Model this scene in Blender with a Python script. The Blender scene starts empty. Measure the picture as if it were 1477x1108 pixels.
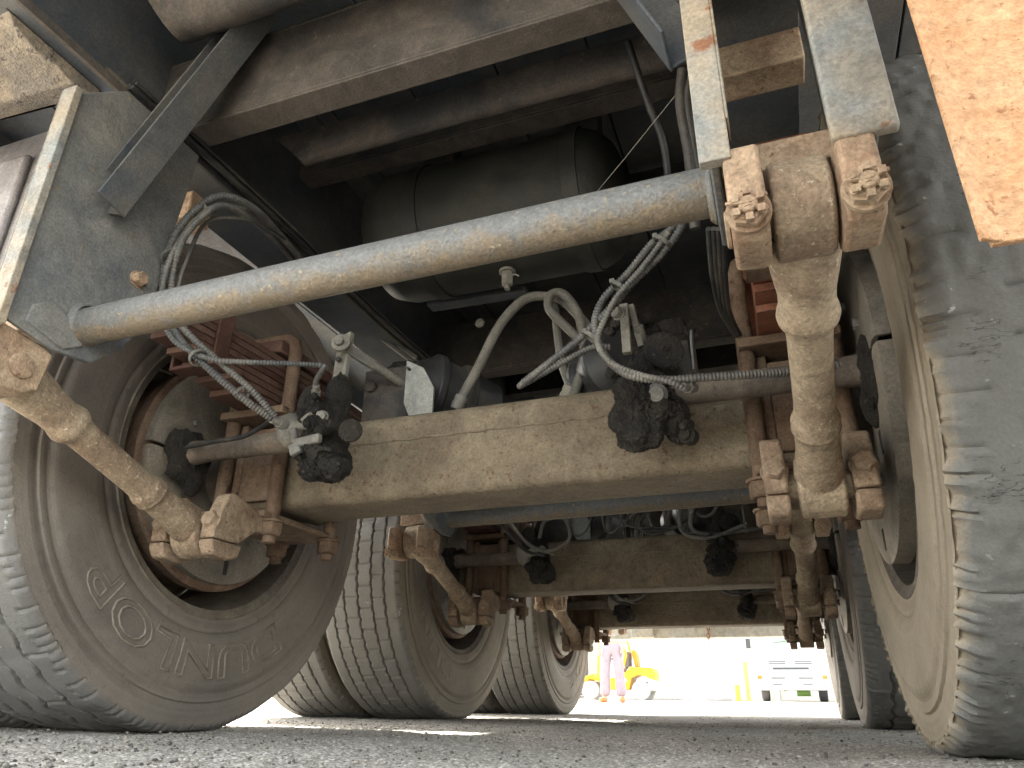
import bpy, math, random
import numpy as np
from mathutils import Vector, Matrix, noise
random.seed(7); rng = np.random.default_rng(7)
sc = bpy.context.scene
col = sc.collection
R = math.radians

# ------------------------------------------------------------------ camera
FPX, CAM, YAW, PITCH, ROLL = 1035.55, Vector((.4495, -1.1981, .0593)), .35572, .41539, .0114
fw = Vector((-math.sin(YAW)*math.cos(PITCH), math.cos(YAW)*math.cos(PITCH), math.sin(PITCH)))
rt0 = Vector((math.cos(YAW), math.sin(YAW), 0)); up0 = rt0.cross(fw)
rt = rt0*math.cos(ROLL)+up0*math.sin(ROLL); up = -rt0*math.sin(ROLL)+up0*math.cos(ROLL)
cd = bpy.data.cameras.new('camera'); cam = bpy.data.objects.new('camera', cd); col.objects.link(cam)
m = Matrix((rt, up, -fw)).transposed().to_4x4(); m.translation = CAM
cam.matrix_world = m
cd.sensor_width = 36; cd.lens = 36*FPX/1477; cd.clip_start = .02; cd.clip_end = 1000
sc.camera = cam
# ------------------------------------------------------------------ light
SUN_EL, SUN_AZ = R(41), R(306)      # azimuth the light comes from, from +Y clockwise
w = bpy.data.worlds.new('World'); sc.world = w; w.use_nodes = True
nt = w.node_tree; bg = nt.nodes['Background']
sky = nt.nodes.new('ShaderNodeTexSky'); sky.sky_type = 'NISHITA'; sky.sun_disc = False
sky.sun_elevation = SUN_EL; sky.sun_rotation = SUN_AZ; sky.dust_density = 3; sky.air_density = 1.2
hs = nt.nodes.new('ShaderNodeHueSaturation'); hs.inputs['Saturation'].default_value = .38; nt.links.new(sky.outputs[0], hs.inputs['Color'])
wm = nt.nodes.new('ShaderNodeMix'); wm.data_type = 'RGBA'; wm.blend_type = 'MULTIPLY'; wm.inputs[0].default_value = 1; wm.inputs[7].default_value = (1.04, 1, .93, 1)   # thin bright overcast
nt.links.new(hs.outputs[0], wm.inputs[6]); nt.links.new(wm.outputs[2], bg.inputs[0]); bg.inputs[1].default_value = .15
sd = bpy.data.lights.new('sun', 'SUN'); sd.energy = 2.3; sd.angle = R(.6); sd.color = (1, .95, .87)
so = bpy.data.objects.new('sun', sd); col.objects.link(so)
sdir = Vector((math.sin(SUN_AZ)*math.cos(SUN_EL), math.cos(SUN_AZ)*math.cos(SUN_EL), math.sin(SUN_EL)))
so.rotation_euler = sdir.to_track_quat('Z', 'Y').to_euler(); so.location = (0, 0, 20)
vs = sc.view_settings; vs.view_transform = 'Standard'; vs.look = 'None'; vs.gamma = 1; vs.exposure = 3.42
vs.use_curve_mapping = False
sc.cycles.max_bounces = 8; sc.cycles.diffuse_bounces = 5

def at(px, py, k, v):
    """point on the plane k = v (k in XYZ) seen at a pixel of the 1477 px wide photo"""
    d = rt*((px-738.5)/FPX) - up*((py-554)/FPX) + fw
    i = 'XYZ'.index(k); t = (v-CAM[i])/d[i]
    return CAM + d*t

# ------------------------------------------------------------------ materials
MATS = {}
def ramp(nt, fac, a, b):
    r = nt.nodes.new('ShaderNodeMapRange'); r.clamp = True
    r.inputs['From Min'].default_value = a; r.inputs['From Max'].default_value = b
    nt.links.new(fac, r.inputs['Value']); return r.outputs[0]
def tex(nt, vec, scale, detail=6, rough=.6, dist=0.):
    n = nt.nodes.new('ShaderNodeTexNoise'); n.inputs['Scale'].default_value = scale
    n.inputs['Detail'].default_value = detail; n.inputs['Roughness'].default_value = rough
    n.inputs['Distortion'].default_value = dist
    nt.links.new(vec, n.inputs['Vector']); return n.outputs['Fac']
def mix(nt, fac, a, b):
    n = nt.nodes.new('ShaderNodeMix'); n.data_type = 'RGBA'
    for s, v in ((n.inputs[0], fac), (n.inputs[6], a), (n.inputs[7], b)):
        if isinstance(v, tuple): s.default_value = (*v, 1) if len(v) == 3 else v
        elif isinstance(v, (int, float)): s.default_value = v
        else: nt.links.new(v, s)
    return n.outputs[2]
def math_(nt, op, a, b=None):
    n = nt.nodes.new('ShaderNodeMath'); n.operation = op
    for s, v in ((n.inputs[0], a), (n.inputs[1], b)):
        if v is None: continue
        if isinstance(v, (int, float)): s.default_value = v
        else: nt.links.new(v, s)
    return n.outputs[0]
def grime(name, base, dirt, spot, dirt_amt=.5, spot_amt=.3, rough=.75, metal=0., sc1=7, sc2=45, bump=.35, under=0., fine=260, bumpd=.0012, stretch=None, mott=.55):
    if name in MATS: return MATS[name]
    m = bpy.data.materials.new(name); m.use_nodes = True; nt = m.node_tree
    bs = nt.nodes['Principled BSDF']
    tc = nt.nodes.new('ShaderNodeTexCoord'); oi = nt.nodes.new('ShaderNodeObjectInfo')
    add = nt.nodes.new('ShaderNodeVectorMath'); add.operation = 'ADD'
    cmb = nt.nodes.new('ShaderNodeMath'); cmb.operation = 'MULTIPLY'; cmb.inputs[1].default_value = 37.
    nt.links.new(oi.outputs['Random'], cmb.inputs[0])
    nt.links.new(tc.outputs['Object'], add.inputs[0]); nt.links.new(cmb.outputs[0], add.inputs[1])
    v = add.outputs[0]
    if stretch:
        mp = nt.nodes.new('ShaderNodeMapping'); mp.inputs['Scale'].default_value = stretch
        nt.links.new(v, mp.inputs['Vector']); v = mp.outputs[0]
    n1 = tex(nt, v, sc1, 8, .65, .4); n2 = tex(nt, v, sc2, 5, .6); n3 = tex(nt, v, fine, 3, .6); n4 = tex(nt, v, sc1*.35, 4, .5)
    a = math_(nt, 'ADD', math_(nt, 'MULTIPLY', n1, .65), math_(nt, 'MULTIPLY', n4, .35))
    if under:
        sp = nt.nodes.new('ShaderNodeSeparateXYZ'); nt.links.new(tc.outputs['Normal'], sp.inputs[0])
        a = math_(nt, 'SUBTRACT', a, math_(nt, 'MULTIPLY', sp.outputs[2], under))
    c0 = .66-.36*dirt_amt
    f1 = ramp(nt, a, c0-.07, c0+.09)
    c1 = mix(nt, f1, base, dirt)
    t = .72-.28*spot_amt
    f2 = ramp(nt, n2, t-.02, t+.05)
    c2 = mix(nt, f2, c1, spot)
    # tonal mottling in the thing's own colour
    f3 = ramp(nt, n3, .3, .75)
    hsv = nt.nodes.new('ShaderNodeHueSaturation'); nt.links.new(c2, hsv.inputs['Color'])
    vv = math_(nt, 'ADD', math_(nt, 'MULTIPLY', f3, .5), .72)
    n5 = tex(nt, v, sc1*2.2, 7, .7, 1.5); vv = math_(nt, 'MULTIPLY', vv, math_(nt, 'ADD', math_(nt, 'MULTIPLY', ramp(nt, n5, .32, .68), mott), .95-mott/2)); nt.links.new(vv, hsv.inputs['Value'])
    nt.links.new(hsv.outputs[0], bs.inputs['Base Color'])
    nt.links.new(math_(nt, 'ADD', math_(nt, 'MULTIPLY', n1, .3), rough-.15), bs.inputs['Roughness'])
    bs.inputs['Metallic'].default_value = metal
    bs.inputs['Specular IOR Level'].default_value = .35
    hb = math_(nt, 'ADD', math_(nt, 'MULTIPLY', n2, 1.2), math_(nt, 'MULTIPLY', n3, .8))
    hb = math_(nt, 'ADD', hb, math_(nt, 'MULTIPLY', f2, .4))
    b = nt.nodes.new('ShaderNodeBump'); b.inputs['Strength'].default_value = bump; b.inputs['Distance'].default_value = bumpd*3
    nt.links.new(hb, b.inputs['Height']); nt.links.new(b.outputs[0], bs.inputs['Normal'])
    MATS[name] = m; return m
def plain(name, colr, rough=.5, metal=0., bump=0.):
    return grime(name, colr, tuple(c*.8+.02 for c in colr), tuple(c*.75 for c in colr), .35, .06, rough, metal, bump=bump, mott=.1)

CHAS = grime('chassis_paint', (.065, .075, .087), (.12, .115, .105), (.15, .11, .08), .42, .12, .62, bump=.2, mott=.3)
CHASB = grime('crossmember_paint', (.038, .037, .037), (.10, .085, .07), (.15, .115, .08), .42, .2, .7, under=.10)
HANG = grime('hanger_paint', (.122, .128, .130), (.21, .203, .182), (.25, .19, .12), .40, .2, .6, bump=.35, mott=.4)
HANGL = grime('hanger_front_paint', (.22, .23, .22), (.33, .27, .19), (.22, .1, .05), .45, .26, .6, bump=.4, sc2=32)
TUBE = grime('tube_paint', (.145, .147, .143), (.20, .16, .11), (.30, .25, .17), .02, .3, .48, under=.26, bump=.5, sc2=110, sc1=34, mott=.35)
AXLE = grime('axle_dust', (.17, .135, .092), (.255, .208, .142), (.13, .07, .045), .5, .36, .8, bump=.55, sc2=130, sc1=12, mott=.35)
AXLED = grime('camshaft_dust', (.09, .075, .062), (.2, .16, .12), (.05, .045, .04), .4, .2, .8, bump=.4)
ROD = grime('rod_dust', (.235, .165, .11), (.36, .285, .195), (.52, .45, .33), .52, .34, .85, bump=.55, sc2=150, sc1=14)
BRKT = grime('bracket_dust', (.28, .18, .115), (.40, .30, .20), (.17, .085, .05), .5, .28, .8, bump=.5, sc1=16, sc2=90)
EARM = grime('clamp_rust', (.21, .14, .092), (.32, .24, .165), (.13, .078, .05), .5, .28, .82, bump=.5, sc1=16, sc2=90)
RUST = grime('seat_rust', (.12, .073, .047), (.21, .15, .10), (.08, .046, .03), .45, .3, .85, bump=.5)
RED = grime('spring_red', (.23, .078, .042), (.28, .13, .08), (.13, .05, .03), .4, .2, .75, bump=.25)
RED2 = grime('spring_dark_brown', (.085, .04, .03), (.15, .09, .065), (.06, .03, .022), .4, .2, .75, bump=.25)
ORANGE = grime('flap_rust', (.40, .21, .10), (.45, .285, .16), (.31, .14, .065), .45, .3, .85, bump=.6, sc2=140, sc1=18, mott=.15)
OUTR = grime('outrigger_rust', (.19, .165, .135), (.33, .27, .19), (.12, .09, .08), .45, .4, .6, bump=1., sc2=60, sc1=12)
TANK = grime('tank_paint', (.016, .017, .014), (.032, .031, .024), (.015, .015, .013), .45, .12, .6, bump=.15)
GREASE = grime('grease', (.024, .022, .021), (.065, .057, .047), (.13, .11, .085), .5, .4, .75, bump=1., sc2=130, fine=500, bumpd=.004)
SHIELD = grime('shield_paint', (.20, .18, .15), (.29, .25, .195), (.12, .105, .09), .45, .15, .55, bump=.2, sc1=5)
DRUM = grime('drum_rust', (.19, .12, .085), (.28, .2, .14), (.12, .075, .055), .4, .3, .85, bump=.5)
RIM = grime('rim_paint', (.11, .095, .08), (.22, .19, .145), (.3, .26, .2), .4, .2, .7, bump=.3)
HOSE = grime('hose_rubber', (.10, .10, .09), (.19, .175, .145), (.08, .08, .08), .45, .1, .6, bump=.15)
COND = grime('conduit_plastic', (.09, .09, .088), (.19, .18, .155), (.24, .22, .18), .42, .2, .5, bump=.0)
CABLE = grime('cable_black', (.028, .028, .028), (.09, .082, .07), (.06, .05, .05), .35, .1, .5, bump=.1)
GALV = grime('galvanised', (.25, .265, .26), (.31, .31, .28), (.17, .16, .15), .4, .15, .5, bump=.1)
STEELD = grime('dusty_steel', (.16, .155, .14), (.27, .25, .2), (.12, .1, .08), .45, .15, .6, bump=.25)
FEND = grime('mudguard_plastic', (.27, .255, .26), (.36, .34, .33), (.2, .18, .17), .4, .08, .45, bump=.1)
PALE = grime('pale_steel', (.5, .49, .44), (.58, .54, .45), (.4, .33, .24), .45, .15, .6, bump=.2)
CHAIN = grime('chain_rust', (.3, .14, .07), (.36, .2, .12), (.2, .09, .05), .4, .2, .8)

def tyre_mat(name, side, tread, dust):
    m = bpy.data.materials.new(name); m.use_nodes = True; nt = m.node_tree; bs = nt.nodes['Principled BSDF']
    tc = nt.nodes.new('ShaderNodeTexCoord'); sp = nt.nodes.new('ShaderNodeSeparateXYZ'); nt.links.new(tc.outputs['Object'], sp.inputs[0])
    r = math_(nt, 'SQRT', math_(nt, 'ADD', math_(nt, 'MULTIPLY', sp.outputs[1], sp.outputs[1]), math_(nt, 'MULTIPLY', sp.outputs[2], sp.outputs[2])))
    v = tc.outputs['Object']
    n1 = tex(nt, v, 5, 7, .62, .6); n2 = tex(nt, v, 60, 5, .65); n3 = tex(nt, v, 300, 3, .6)
    cx = nt.nodes.new('ShaderNodeCombineXYZ'); nt.links.new(r, cx.inputs[0]); nt.links.new(sp.outputs[0], cx.inputs[1])
    rings = tex(nt, cx.outputs[0], 90, 3, .6)
    s = mix(nt, ramp(nt, n1, .36, .66), side, dust)
    s = mix(nt, math_(nt, 'MULTIPLY', ramp(nt, rings, .42, .7), .45), s, tuple(min(1, c*1.35) for c in dust))
    s = mix(nt, math_(nt, 'MULTIPLY', ramp(nt, n2, .58, .68), .4), s, tuple(c*.6 for c in side))
    t = mix(nt, ramp(nt, n1, .4, .7), tread, tuple(c*1.2 for c in tread))
    t = mix(nt, ramp(nt, n2, .66, .74), t, tuple(min(1, c*3.2) for c in tread))
    th = math_(nt, 'ARCTAN2', sp.outputs[1], sp.outputs[2])
    cc = nt.nodes.new('ShaderNodeCombineXYZ'); nt.links.new(math_(nt, 'MULTIPLY', sp.outputs[0], 14.), cc.inputs[0]); nt.links.new(math_(nt, 'MULTIPLY', th, 26.), cc.inputs[1])
    cn = tex(nt, cc.outputs[0], 1.6, 3, .55, .3)
    crack = ramp(nt, math_(nt, 'ABSOLUTE', math_(nt, 'SUBTRACT', cn, .5)), .0, .012)
    crack = math_(nt, 'MAXIMUM', crack, ramp(nt, tex(nt, v, 14, 3, .5), .62, .56))
    t = mix(nt, crack, tuple(c*.25 for c in tread), t)
    f = ramp(nt, math_(nt, 'ADD', r, math_(nt, 'MULTIPLY', n2, .008)), .492, .502)
    c = mix(nt, f, s, t)
    hsv = nt.nodes.new('ShaderNodeHueSaturation'); nt.links.new(c, hsv.inputs['Color'])
    nt.links.new(math_(nt, 'ADD', math_(nt, 'MULTIPLY', n3, .5), .75), hsv.inputs['Value'])
    nt.links.new(hsv.outputs[0], bs.inputs['Base Color'])
    bs.inputs['Roughness'].default_value = .68; bs.inputs['Specular IOR Level'].default_value = .4
    b = nt.nodes.new('ShaderNodeBump'); b.inputs['Strength'].default_value = .4; b.inputs['Distance'].default_value = .003
    h = math_(nt, 'ADD', n2, math_(nt, 'MULTIPLY', n3, .6)); h = math_(nt, 'ADD', h, math_(nt, 'MULTIPLY', rings, .5)); h = math_(nt, 'ADD', h, math_(nt, 'MULTIPLY', math_(nt, 'MULTIPLY', crack, f), .9))
    nt.links.new(h, b.inputs['Height']); nt.links.new(b.outputs[0], bs.inputs['Normal'])
    return m
TYR_A = tyre_mat('tyre_dark', (.128, .112, .097), (.12, .118, .112), (.19, .165, .138))
TYR_B = tyre_mat('tyre_dusty', (.16, .136, .105), (.14, .133, .12), (.23, .2, .155))
TYR_C = tyre_mat('tyre_brown', (.21, .175, .128), (.12, .12, .112), (.30, .255, .19))

# ------------------------------------------------------------------ mesh helper
def catmull(pts, step):
    P = [Vector(p) for p in pts]; P = [P[0]*2-P[1]] + P + [P[-1]*2-P[-2]]
    out = []
    for i in range(1, len(P)-2):
        a, b, c, d = P[i-1:i+3]; n = max(2, int((c-b).length/step))
        for k in range(n):
            t = k/n
            out.append(.5*((2*b)+(c-a)*t+(2*a-5*b+4*c-d)*t*t+(3*b-a-3*c+d)*t**3))
    out.append(P[-2].copy()); return out
class MB:
    def __init__(s): s.v = []; s.f = []
    def add(s, vs, fs):
        o = len(s.v); s.v += [tuple(v) for v in vs]; s.f += [tuple(i+o for i in f) for f in fs]; return s
    def box(s, c, size, rot=None):
        x, y, z = (d/2 for d in size); c = Vector(c)
        vs = [Vector((i*x, j*y, k*z)) for i in (-1, 1) for j in (-1, 1) for k in (-1, 1)]
        if rot is not None: vs = [rot @ v for v in vs]
        return s.add([v+c for v in vs], [(0, 1, 3, 2), (4, 6, 7, 5), (0, 4, 5, 1), (2, 3, 7, 6), (0, 2, 6, 4), (1, 5, 7, 3)])
    def b2(s, a, b):
        a, b = Vector(a), Vector(b); return s.box((a+b)/2, [abs(q) for q in (b-a)])
    def bar(s, p, q, wd, h, upv=(0, 0, 1)):
        p, q = Vector(p), Vector(q); d = (q-p); L = d.length; d.normalize()
        sd_ = d.cross(Vector(upv)).normalized(); u = sd_.cross(d)
        return s.box((p+q)/2, (L, wd, h), Matrix((d, sd_, u)).transposed())
    def tube(s, path, r, seg=12, cap=True, smooth=None):
        P = [Vector(p) for p in path] if smooth is None else catmull(path, smooth)
        n = len(P); rr = r if callable(r) else (lambda i, L: r)
        t0 = (P[1]-P[0]).normalized(); u = t0.orthogonal().normalized(); vs = []; L = 0
        for i in range(n):
            t = (P[min(i+1, n-1)]-P[max(i-1, 0)]).normalized()
            u = (u-t*u.dot(t)).normalized(); b = t.cross(u)
            if i: L += (P[i]-P[i-1]).length
            ri = rr(i, L)
            for k in range(seg):
                a = 2*math.pi*k/seg; vs.append(P[i]+(u*math.cos(a)+b*math.sin(a))*ri)
        fs = [(i*seg+k, i*seg+(k+1) % seg, (i+1)*seg+(k+1) % seg, (i+1)*seg+k) for i in range(n-1) for k in range(seg)]
        if cap: fs += [tuple(range(seg))[::-1], tuple((n-1)*seg+k for k in range(seg))]
        return s.add(vs, fs)
    def cyl(s, p, q, r, seg=20, r2=None):
        p, q = Vector(p), Vector(q); L = (q-p).length
        return s.tube([p, q], (lambda i, l: r if l < L/2 else (r2 if r2 is not None else r)), seg)
    def lathe(s, prof, o, ax, seg=32, closed=False, capends=True):
        """prof: (along, radius)"""
        o = Vector(o); ax = Vector(ax).normalized(); u = ax.orthogonal().normalized(); b = ax.cross(u); n = len(prof); vs = []
        for (h, r) in prof:
            for k in range(seg):
                a = 2*math.pi*k/seg; vs.append(o+ax*h+(u*math.cos(a)+b*math.sin(a))*r)
        m_ = n if closed else n-1
        fs = [(i*seg+k, i*seg+(k+1) % seg, ((i+1) % n)*seg+(k+1) % seg, ((i+1) % n)*seg+k) for i in range(m_) for k in range(seg)]
        if capends and not closed: fs += [tuple(range(seg))[::-1], tuple((n-1)*seg+k for k in range(seg))]
        return s.add(vs, fs)
    def plate(s, poly, O, U, V, th):
        """poly in (U,V) extruded by th along U x V"""
        O, U, V = Vector(O), Vector(U), Vector(V); N = U.cross(V).normalized()*th; n = len(poly)
        vs = [O+U*a+V*b for a, b in poly]; vs += [v+N for v in vs]
        return s.add(vs, [tuple(range(n))[::-1], tuple(range(n, 2*n))]+[(i, (i+1) % n, (i+1) % n+n, i+n) for i in range(n)])
    def hexbolt(s, p, ax, r=.014, h=.012, shaft=0., sr=None):
        p, ax = Vector(p), Vector(ax).normalized()
        s.lathe([(0, r*.98), (h*.82, r*.98), (h, r*.86)], p, ax, 6)
        s.lathe([(-.002, r*1.18), (0.0005, r*1.18)], p, ax, 20)
        if shaft: s.cyl(p+ax*h*.5, p+ax*(h+shaft), sr or r*.5, 12)
        return s
    def lump(s, c, rad, amp=.25, freq=30, sub=4, seed=0):
        import bmesh
        bm = bmesh.new(); bmesh.ops.create_icosphere(bm, subdivisions=sub, radius=1)
        c = Vector(c); rad = Vector(rad)
        for v in bm.verts:
            n = v.co.normalized(); p = Vector((n.x*rad.x, n.y*rad.y, n.z*rad.z))
            q_ = p*freq+Vector((seed*7.3, seed, 0)); k = 1+.75*amp*noise.noise(q_)+(.13*noise.fractal(q_*4, .8, 2.2, 5) if amp > .12 else 0)
            v.co = c+p*k
        s.add([v.co for v in bm.verts], [[x.index for x in f.verts] for f in bm.faces]); bm.free(); return s
    def build(s, name, mat, parent=None, loc=(0, 0, 0), bevel=0., smooth=True, label=None, ang=38):
        me = bpy.data.meshes.new(name); me.from_pydata(s.v, [], s.f); me.validate()
        import bmesh
        bm = bmesh.new(); bm.from_mesh(me); bmesh.ops.recalc_face_normals(bm, faces=bm.faces); bm.to_mesh(me); bm.free()
        o = bpy.data.objects.new(name, me); col.objects.link(o); o.location = loc
        if mat: me.materials.append(mat)
        if smooth:
            me.shade_smooth(); me.set_sharp_from_angle(angle=R(ang))
        if bevel:
            b = o.modifiers.new('bevel', 'BEVEL'); b.width = bevel; b.segments = 2; b.limit_method = 'ANGLE'; b.angle_limit = R(35)
        if parent is not None: o.parent = parent
        if label: o['label'] = label
        return o
def np_obj(name, V, F, mat, parent=None, smooth=True):
    me = bpy.data.meshes.new(name); V = np.asarray(V, dtype=np.float32); F = np.asarray(F, dtype=np.int32)
    me.vertices.add(len(V)); me.vertices.foreach_set('co', V.ravel())
    me.loops.add(F.size); me.loops.foreach_set('vertex_index', F.ravel())
    me.polygons.add(len(F)); me.polygons.foreach_set('loop_start', np.arange(len(F), dtype=np.int32)*F.shape[1])
    me.update(calc_edges=True); me.validate()
    if smooth: me.shade_smooth()
    me.materials.append(mat)
    o = bpy.data.objects.new(name, me); col.objects.link(o)
    if parent is not None: o.parent = parent
    return o
def empty(name, loc=(0, 0, 0), parent=None, label=None, cat=None, group=None):
    o = bpy.data.objects.new(name, None); col.objects.link(o); o.location = loc; o.empty_display_size = .1
    if parent is not None: o.parent = parent
    if label: o['label'] = label
    if cat: o['category'] = cat
    if group: o['group'] = group
    return o
def tag(o, label, cat, group=None):
    o['label'] = label; o['category'] = cat
    if group: o['group'] = group
    return o
kids = {}
def copy_tree(o, parent):
    c = o.copy(); col.objects.link(c); c.parent = parent
    for ch in list(o.children): copy_tree(ch, c)
    return c

# ------------------------------------------------------------------ ground
def vnoise(x, y, seed):
    r = np.random.default_rng(seed); T = r.random((512, 512))
    xi = np.floor(x).astype(int); yi = np.floor(y).astype(int); fx = x-xi; fy = y-yi
    fx = fx*fx*(3-2*fx); fy = fy*fy*(3-2*fy)
    g = lambda a, b: T[a % 512, b % 512]
    return (g(xi, yi)*(1-fx)+g(xi+1, yi)*fx)*(1-fy)+(g(xi, yi+1)*(1-fx)+g(xi+1, yi+1)*fx)*fy
def ground_mat():
    m = bpy.data.materials.new('asphalt'); m.use_nodes = True; nt = m.node_tree; bs = nt.nodes['Principled BSDF']
    tc = nt.nodes.new('ShaderNodeTexCoord'); v = tc.outputs['Object']
    vo = nt.nodes.new('ShaderNodeTexVoronoi'); vo.inputs['Scale'].default_value = 230; nt.links.new(v, vo.inputs['Vector'])
    sp = nt.nodes.new('ShaderNodeSeparateColor'); nt.links.new(vo.outputs['Color'], sp.inputs[0])
    n1 = tex(nt, v, 3, 6, .6); n2 = tex(nt, v, 400, 3, .7); n0 = tex(nt, v, .4, 4, .5)
    c = mix(nt, ramp(nt, sp.outputs[0], .2, .9), (.34, .32, .285), (.60, .57, .51))
    c = mix(nt, ramp(nt, sp.outputs[1], .88, .95), c, (.6, .57, .52))
    c = mix(nt, math_(nt, 'MULTIPLY', ramp(nt, n1, .4, .65), .5), c, (.2, .175, .14))
    c = mix(nt, ramp(nt, vo.outputs['Distance'], .35, .75), c, (.2, .188, .168))
    # beyond the trailer the yard is bare pale concrete
    spx = nt.nodes.new('ShaderNodeSeparateXYZ'); nt.links.new(v, spx.inputs[0])
    far = ramp(nt, math_(nt, 'ADD', spx.outputs[1], math_(nt, 'MULTIPLY', n0, .8)), 1.6, 4.6)
    c = mix(nt, far, c, mix(nt, n1, (.28, .26, .22), (.38, .35, .30)))
    nt.links.new(c, bs.inputs['Base Color']); bs.inputs['Roughness'].default_value = .85
    b = nt.nodes.new('ShaderNodeBump'); b.inputs['Strength'].default_value = .5; b.inputs['Distance'].default_value = .002
    nt.links.new(math_(nt, 'ADD', math_(nt, 'MULTIPLY', vo.outputs['Distance'], -1.), n2), b.inputs['Height']); nt.links.new(b.outputs[0], bs.inputs['Normal'])
    return m
ASPH = ground_mat()
def gz(y): return np.maximum(0, y-4.)*.0062
# near sheet with real relief, spacing widens away from the camera
ys = [-.95]; st = .0035
while ys[-1] < 3.2: ys.append(ys[-1]+st); st = .0035+max(0, ys[-1]+.6)*.0045
ys = np.array(ys); NXn = 720
tt = np.linspace(-1, 1, NXn); 
X = np.empty((len(ys), NXn)); Y = np.empty_like(X)
for i, y in enumerate(ys):
    d = y+1.2; cx_ = .45-(d)*.42; hw = .62*d+.35+ .2
    X[i] = cx_+tt*hw*1.15; Y[i] = y
Z = (vnoise(X*210, Y*210, 1)-.5)*.0026+(vnoise(X*90, Y*90, 2)-.5)*.0026+(vnoise(X*9, Y*9, 3)-.5)*.004
Z = np.maximum(Z, -.002)
edge = np.minimum(1, np.minimum((1-np.abs(tt))*12, 1))[None, :]*np.minimum(1, (ys[-1]-Y)/.25)*np.minimum(1, (Y-ys[0])/.05)
Z = Z*edge-.0005
V = np.stack([X, Y, Z], -1).reshape(-1, 3)
ii = (np.arange(len(ys)-1)[:, None]*NXn+np.arange(NXn-1)[None, :]).ravel()
F = np.stack([ii, ii+1, ii+1+NXn, ii+NXn], 1)
g = np_obj('asphalt_surface', V, F, ASPH); g['kind'] = 'structure'
gv = []; gf = []
gy = [-60, -20, -6, 0, 2, 4, 6, 10, 20, 40, 80, 300]
for y in gy:
    for x in (-300, -40, -8, 0, 8, 40, 300): gv.append((x, y, float(gz(y))-.0055))
for i in range(len(gy)-1):
    for j in range(6): a = i*7+j; gf.append((a, a+1, a+8, a+7))
g = np_obj('ground', gv, gf, ASPH, smooth=False); g['kind'] = 'structure'
# loose grit on the asphalt
import bmesh
def stones(n, zone, smin, smax, seed):
    r = np.random.default_rng(seed); V = []; F = []
    bm = bmesh.new(); bmesh.ops.create_icosphere(bm, subdivisions=1, radius=1)
    bv = np.array([v.co[:] for v in bm.verts]); bf = np.array([[x.index for x in f.verts] for f in bm.faces]); bm.free()
    k = 0
    for i in range(n):
        x, y = zone(r); s = smin+(smax-smin)*r.random()**3
        q = bv*(s*np.array([1, .8+.4*r.random(), .45+.3*r.random()]))*(1+.9*(r.random((len(bv), 1))-.5))
        a = r.random()*6.28; q = np.stack([q[:, 0]*math.cos(a)-q[:, 1]*math.sin(a), q[:, 0]*math.sin(a)+q[:, 1]*math.cos(a), q[:, 2]], 1)
        V.append(q+[x, y, s*.25]); F.append(bf+k*len(bv)); k += 1
    return np.concatenate(V), np.concatenate(F)
def zone(r):
    y = -.75+3.2*r.random()**1.6; d = y+1.2; return .45-d*.4+(r.random()*2-1)*(.62*d+.25), y
V, F = stones(6500, zone, .0006, .0036, 5)
STONE = plain('grit_stone', (.26, .24, .205), .8, bump=.4)
g = np_obj('loose_grit', V, F, STONE, smooth=False); g['kind'] = 'stuff'; tag(g, 'loose pale grit scattered over the dark asphalt', 'gravel')
V, F = stones(4000, zone, .0007, .003, 9)
STONE2 = plain('grit_dark', (.08, .075, .07), .8, bump=.4)
g = np_obj('dark_grit', V, F, STONE2, smooth=False); g['kind'] = 'stuff'; tag(g, 'loose dark crumbs of asphalt lying between the tyres', 'gravel')

# ================================================================== TRAILER
T = empty('semi_trailer', (0, 0, 0), None, 'dirty three axle semi trailer seen from below, leaf springs and worn dual tyres', 'trailer')
OFF = [0., 1.236, 2.527]
WXR, WXL = .610, .627

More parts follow.
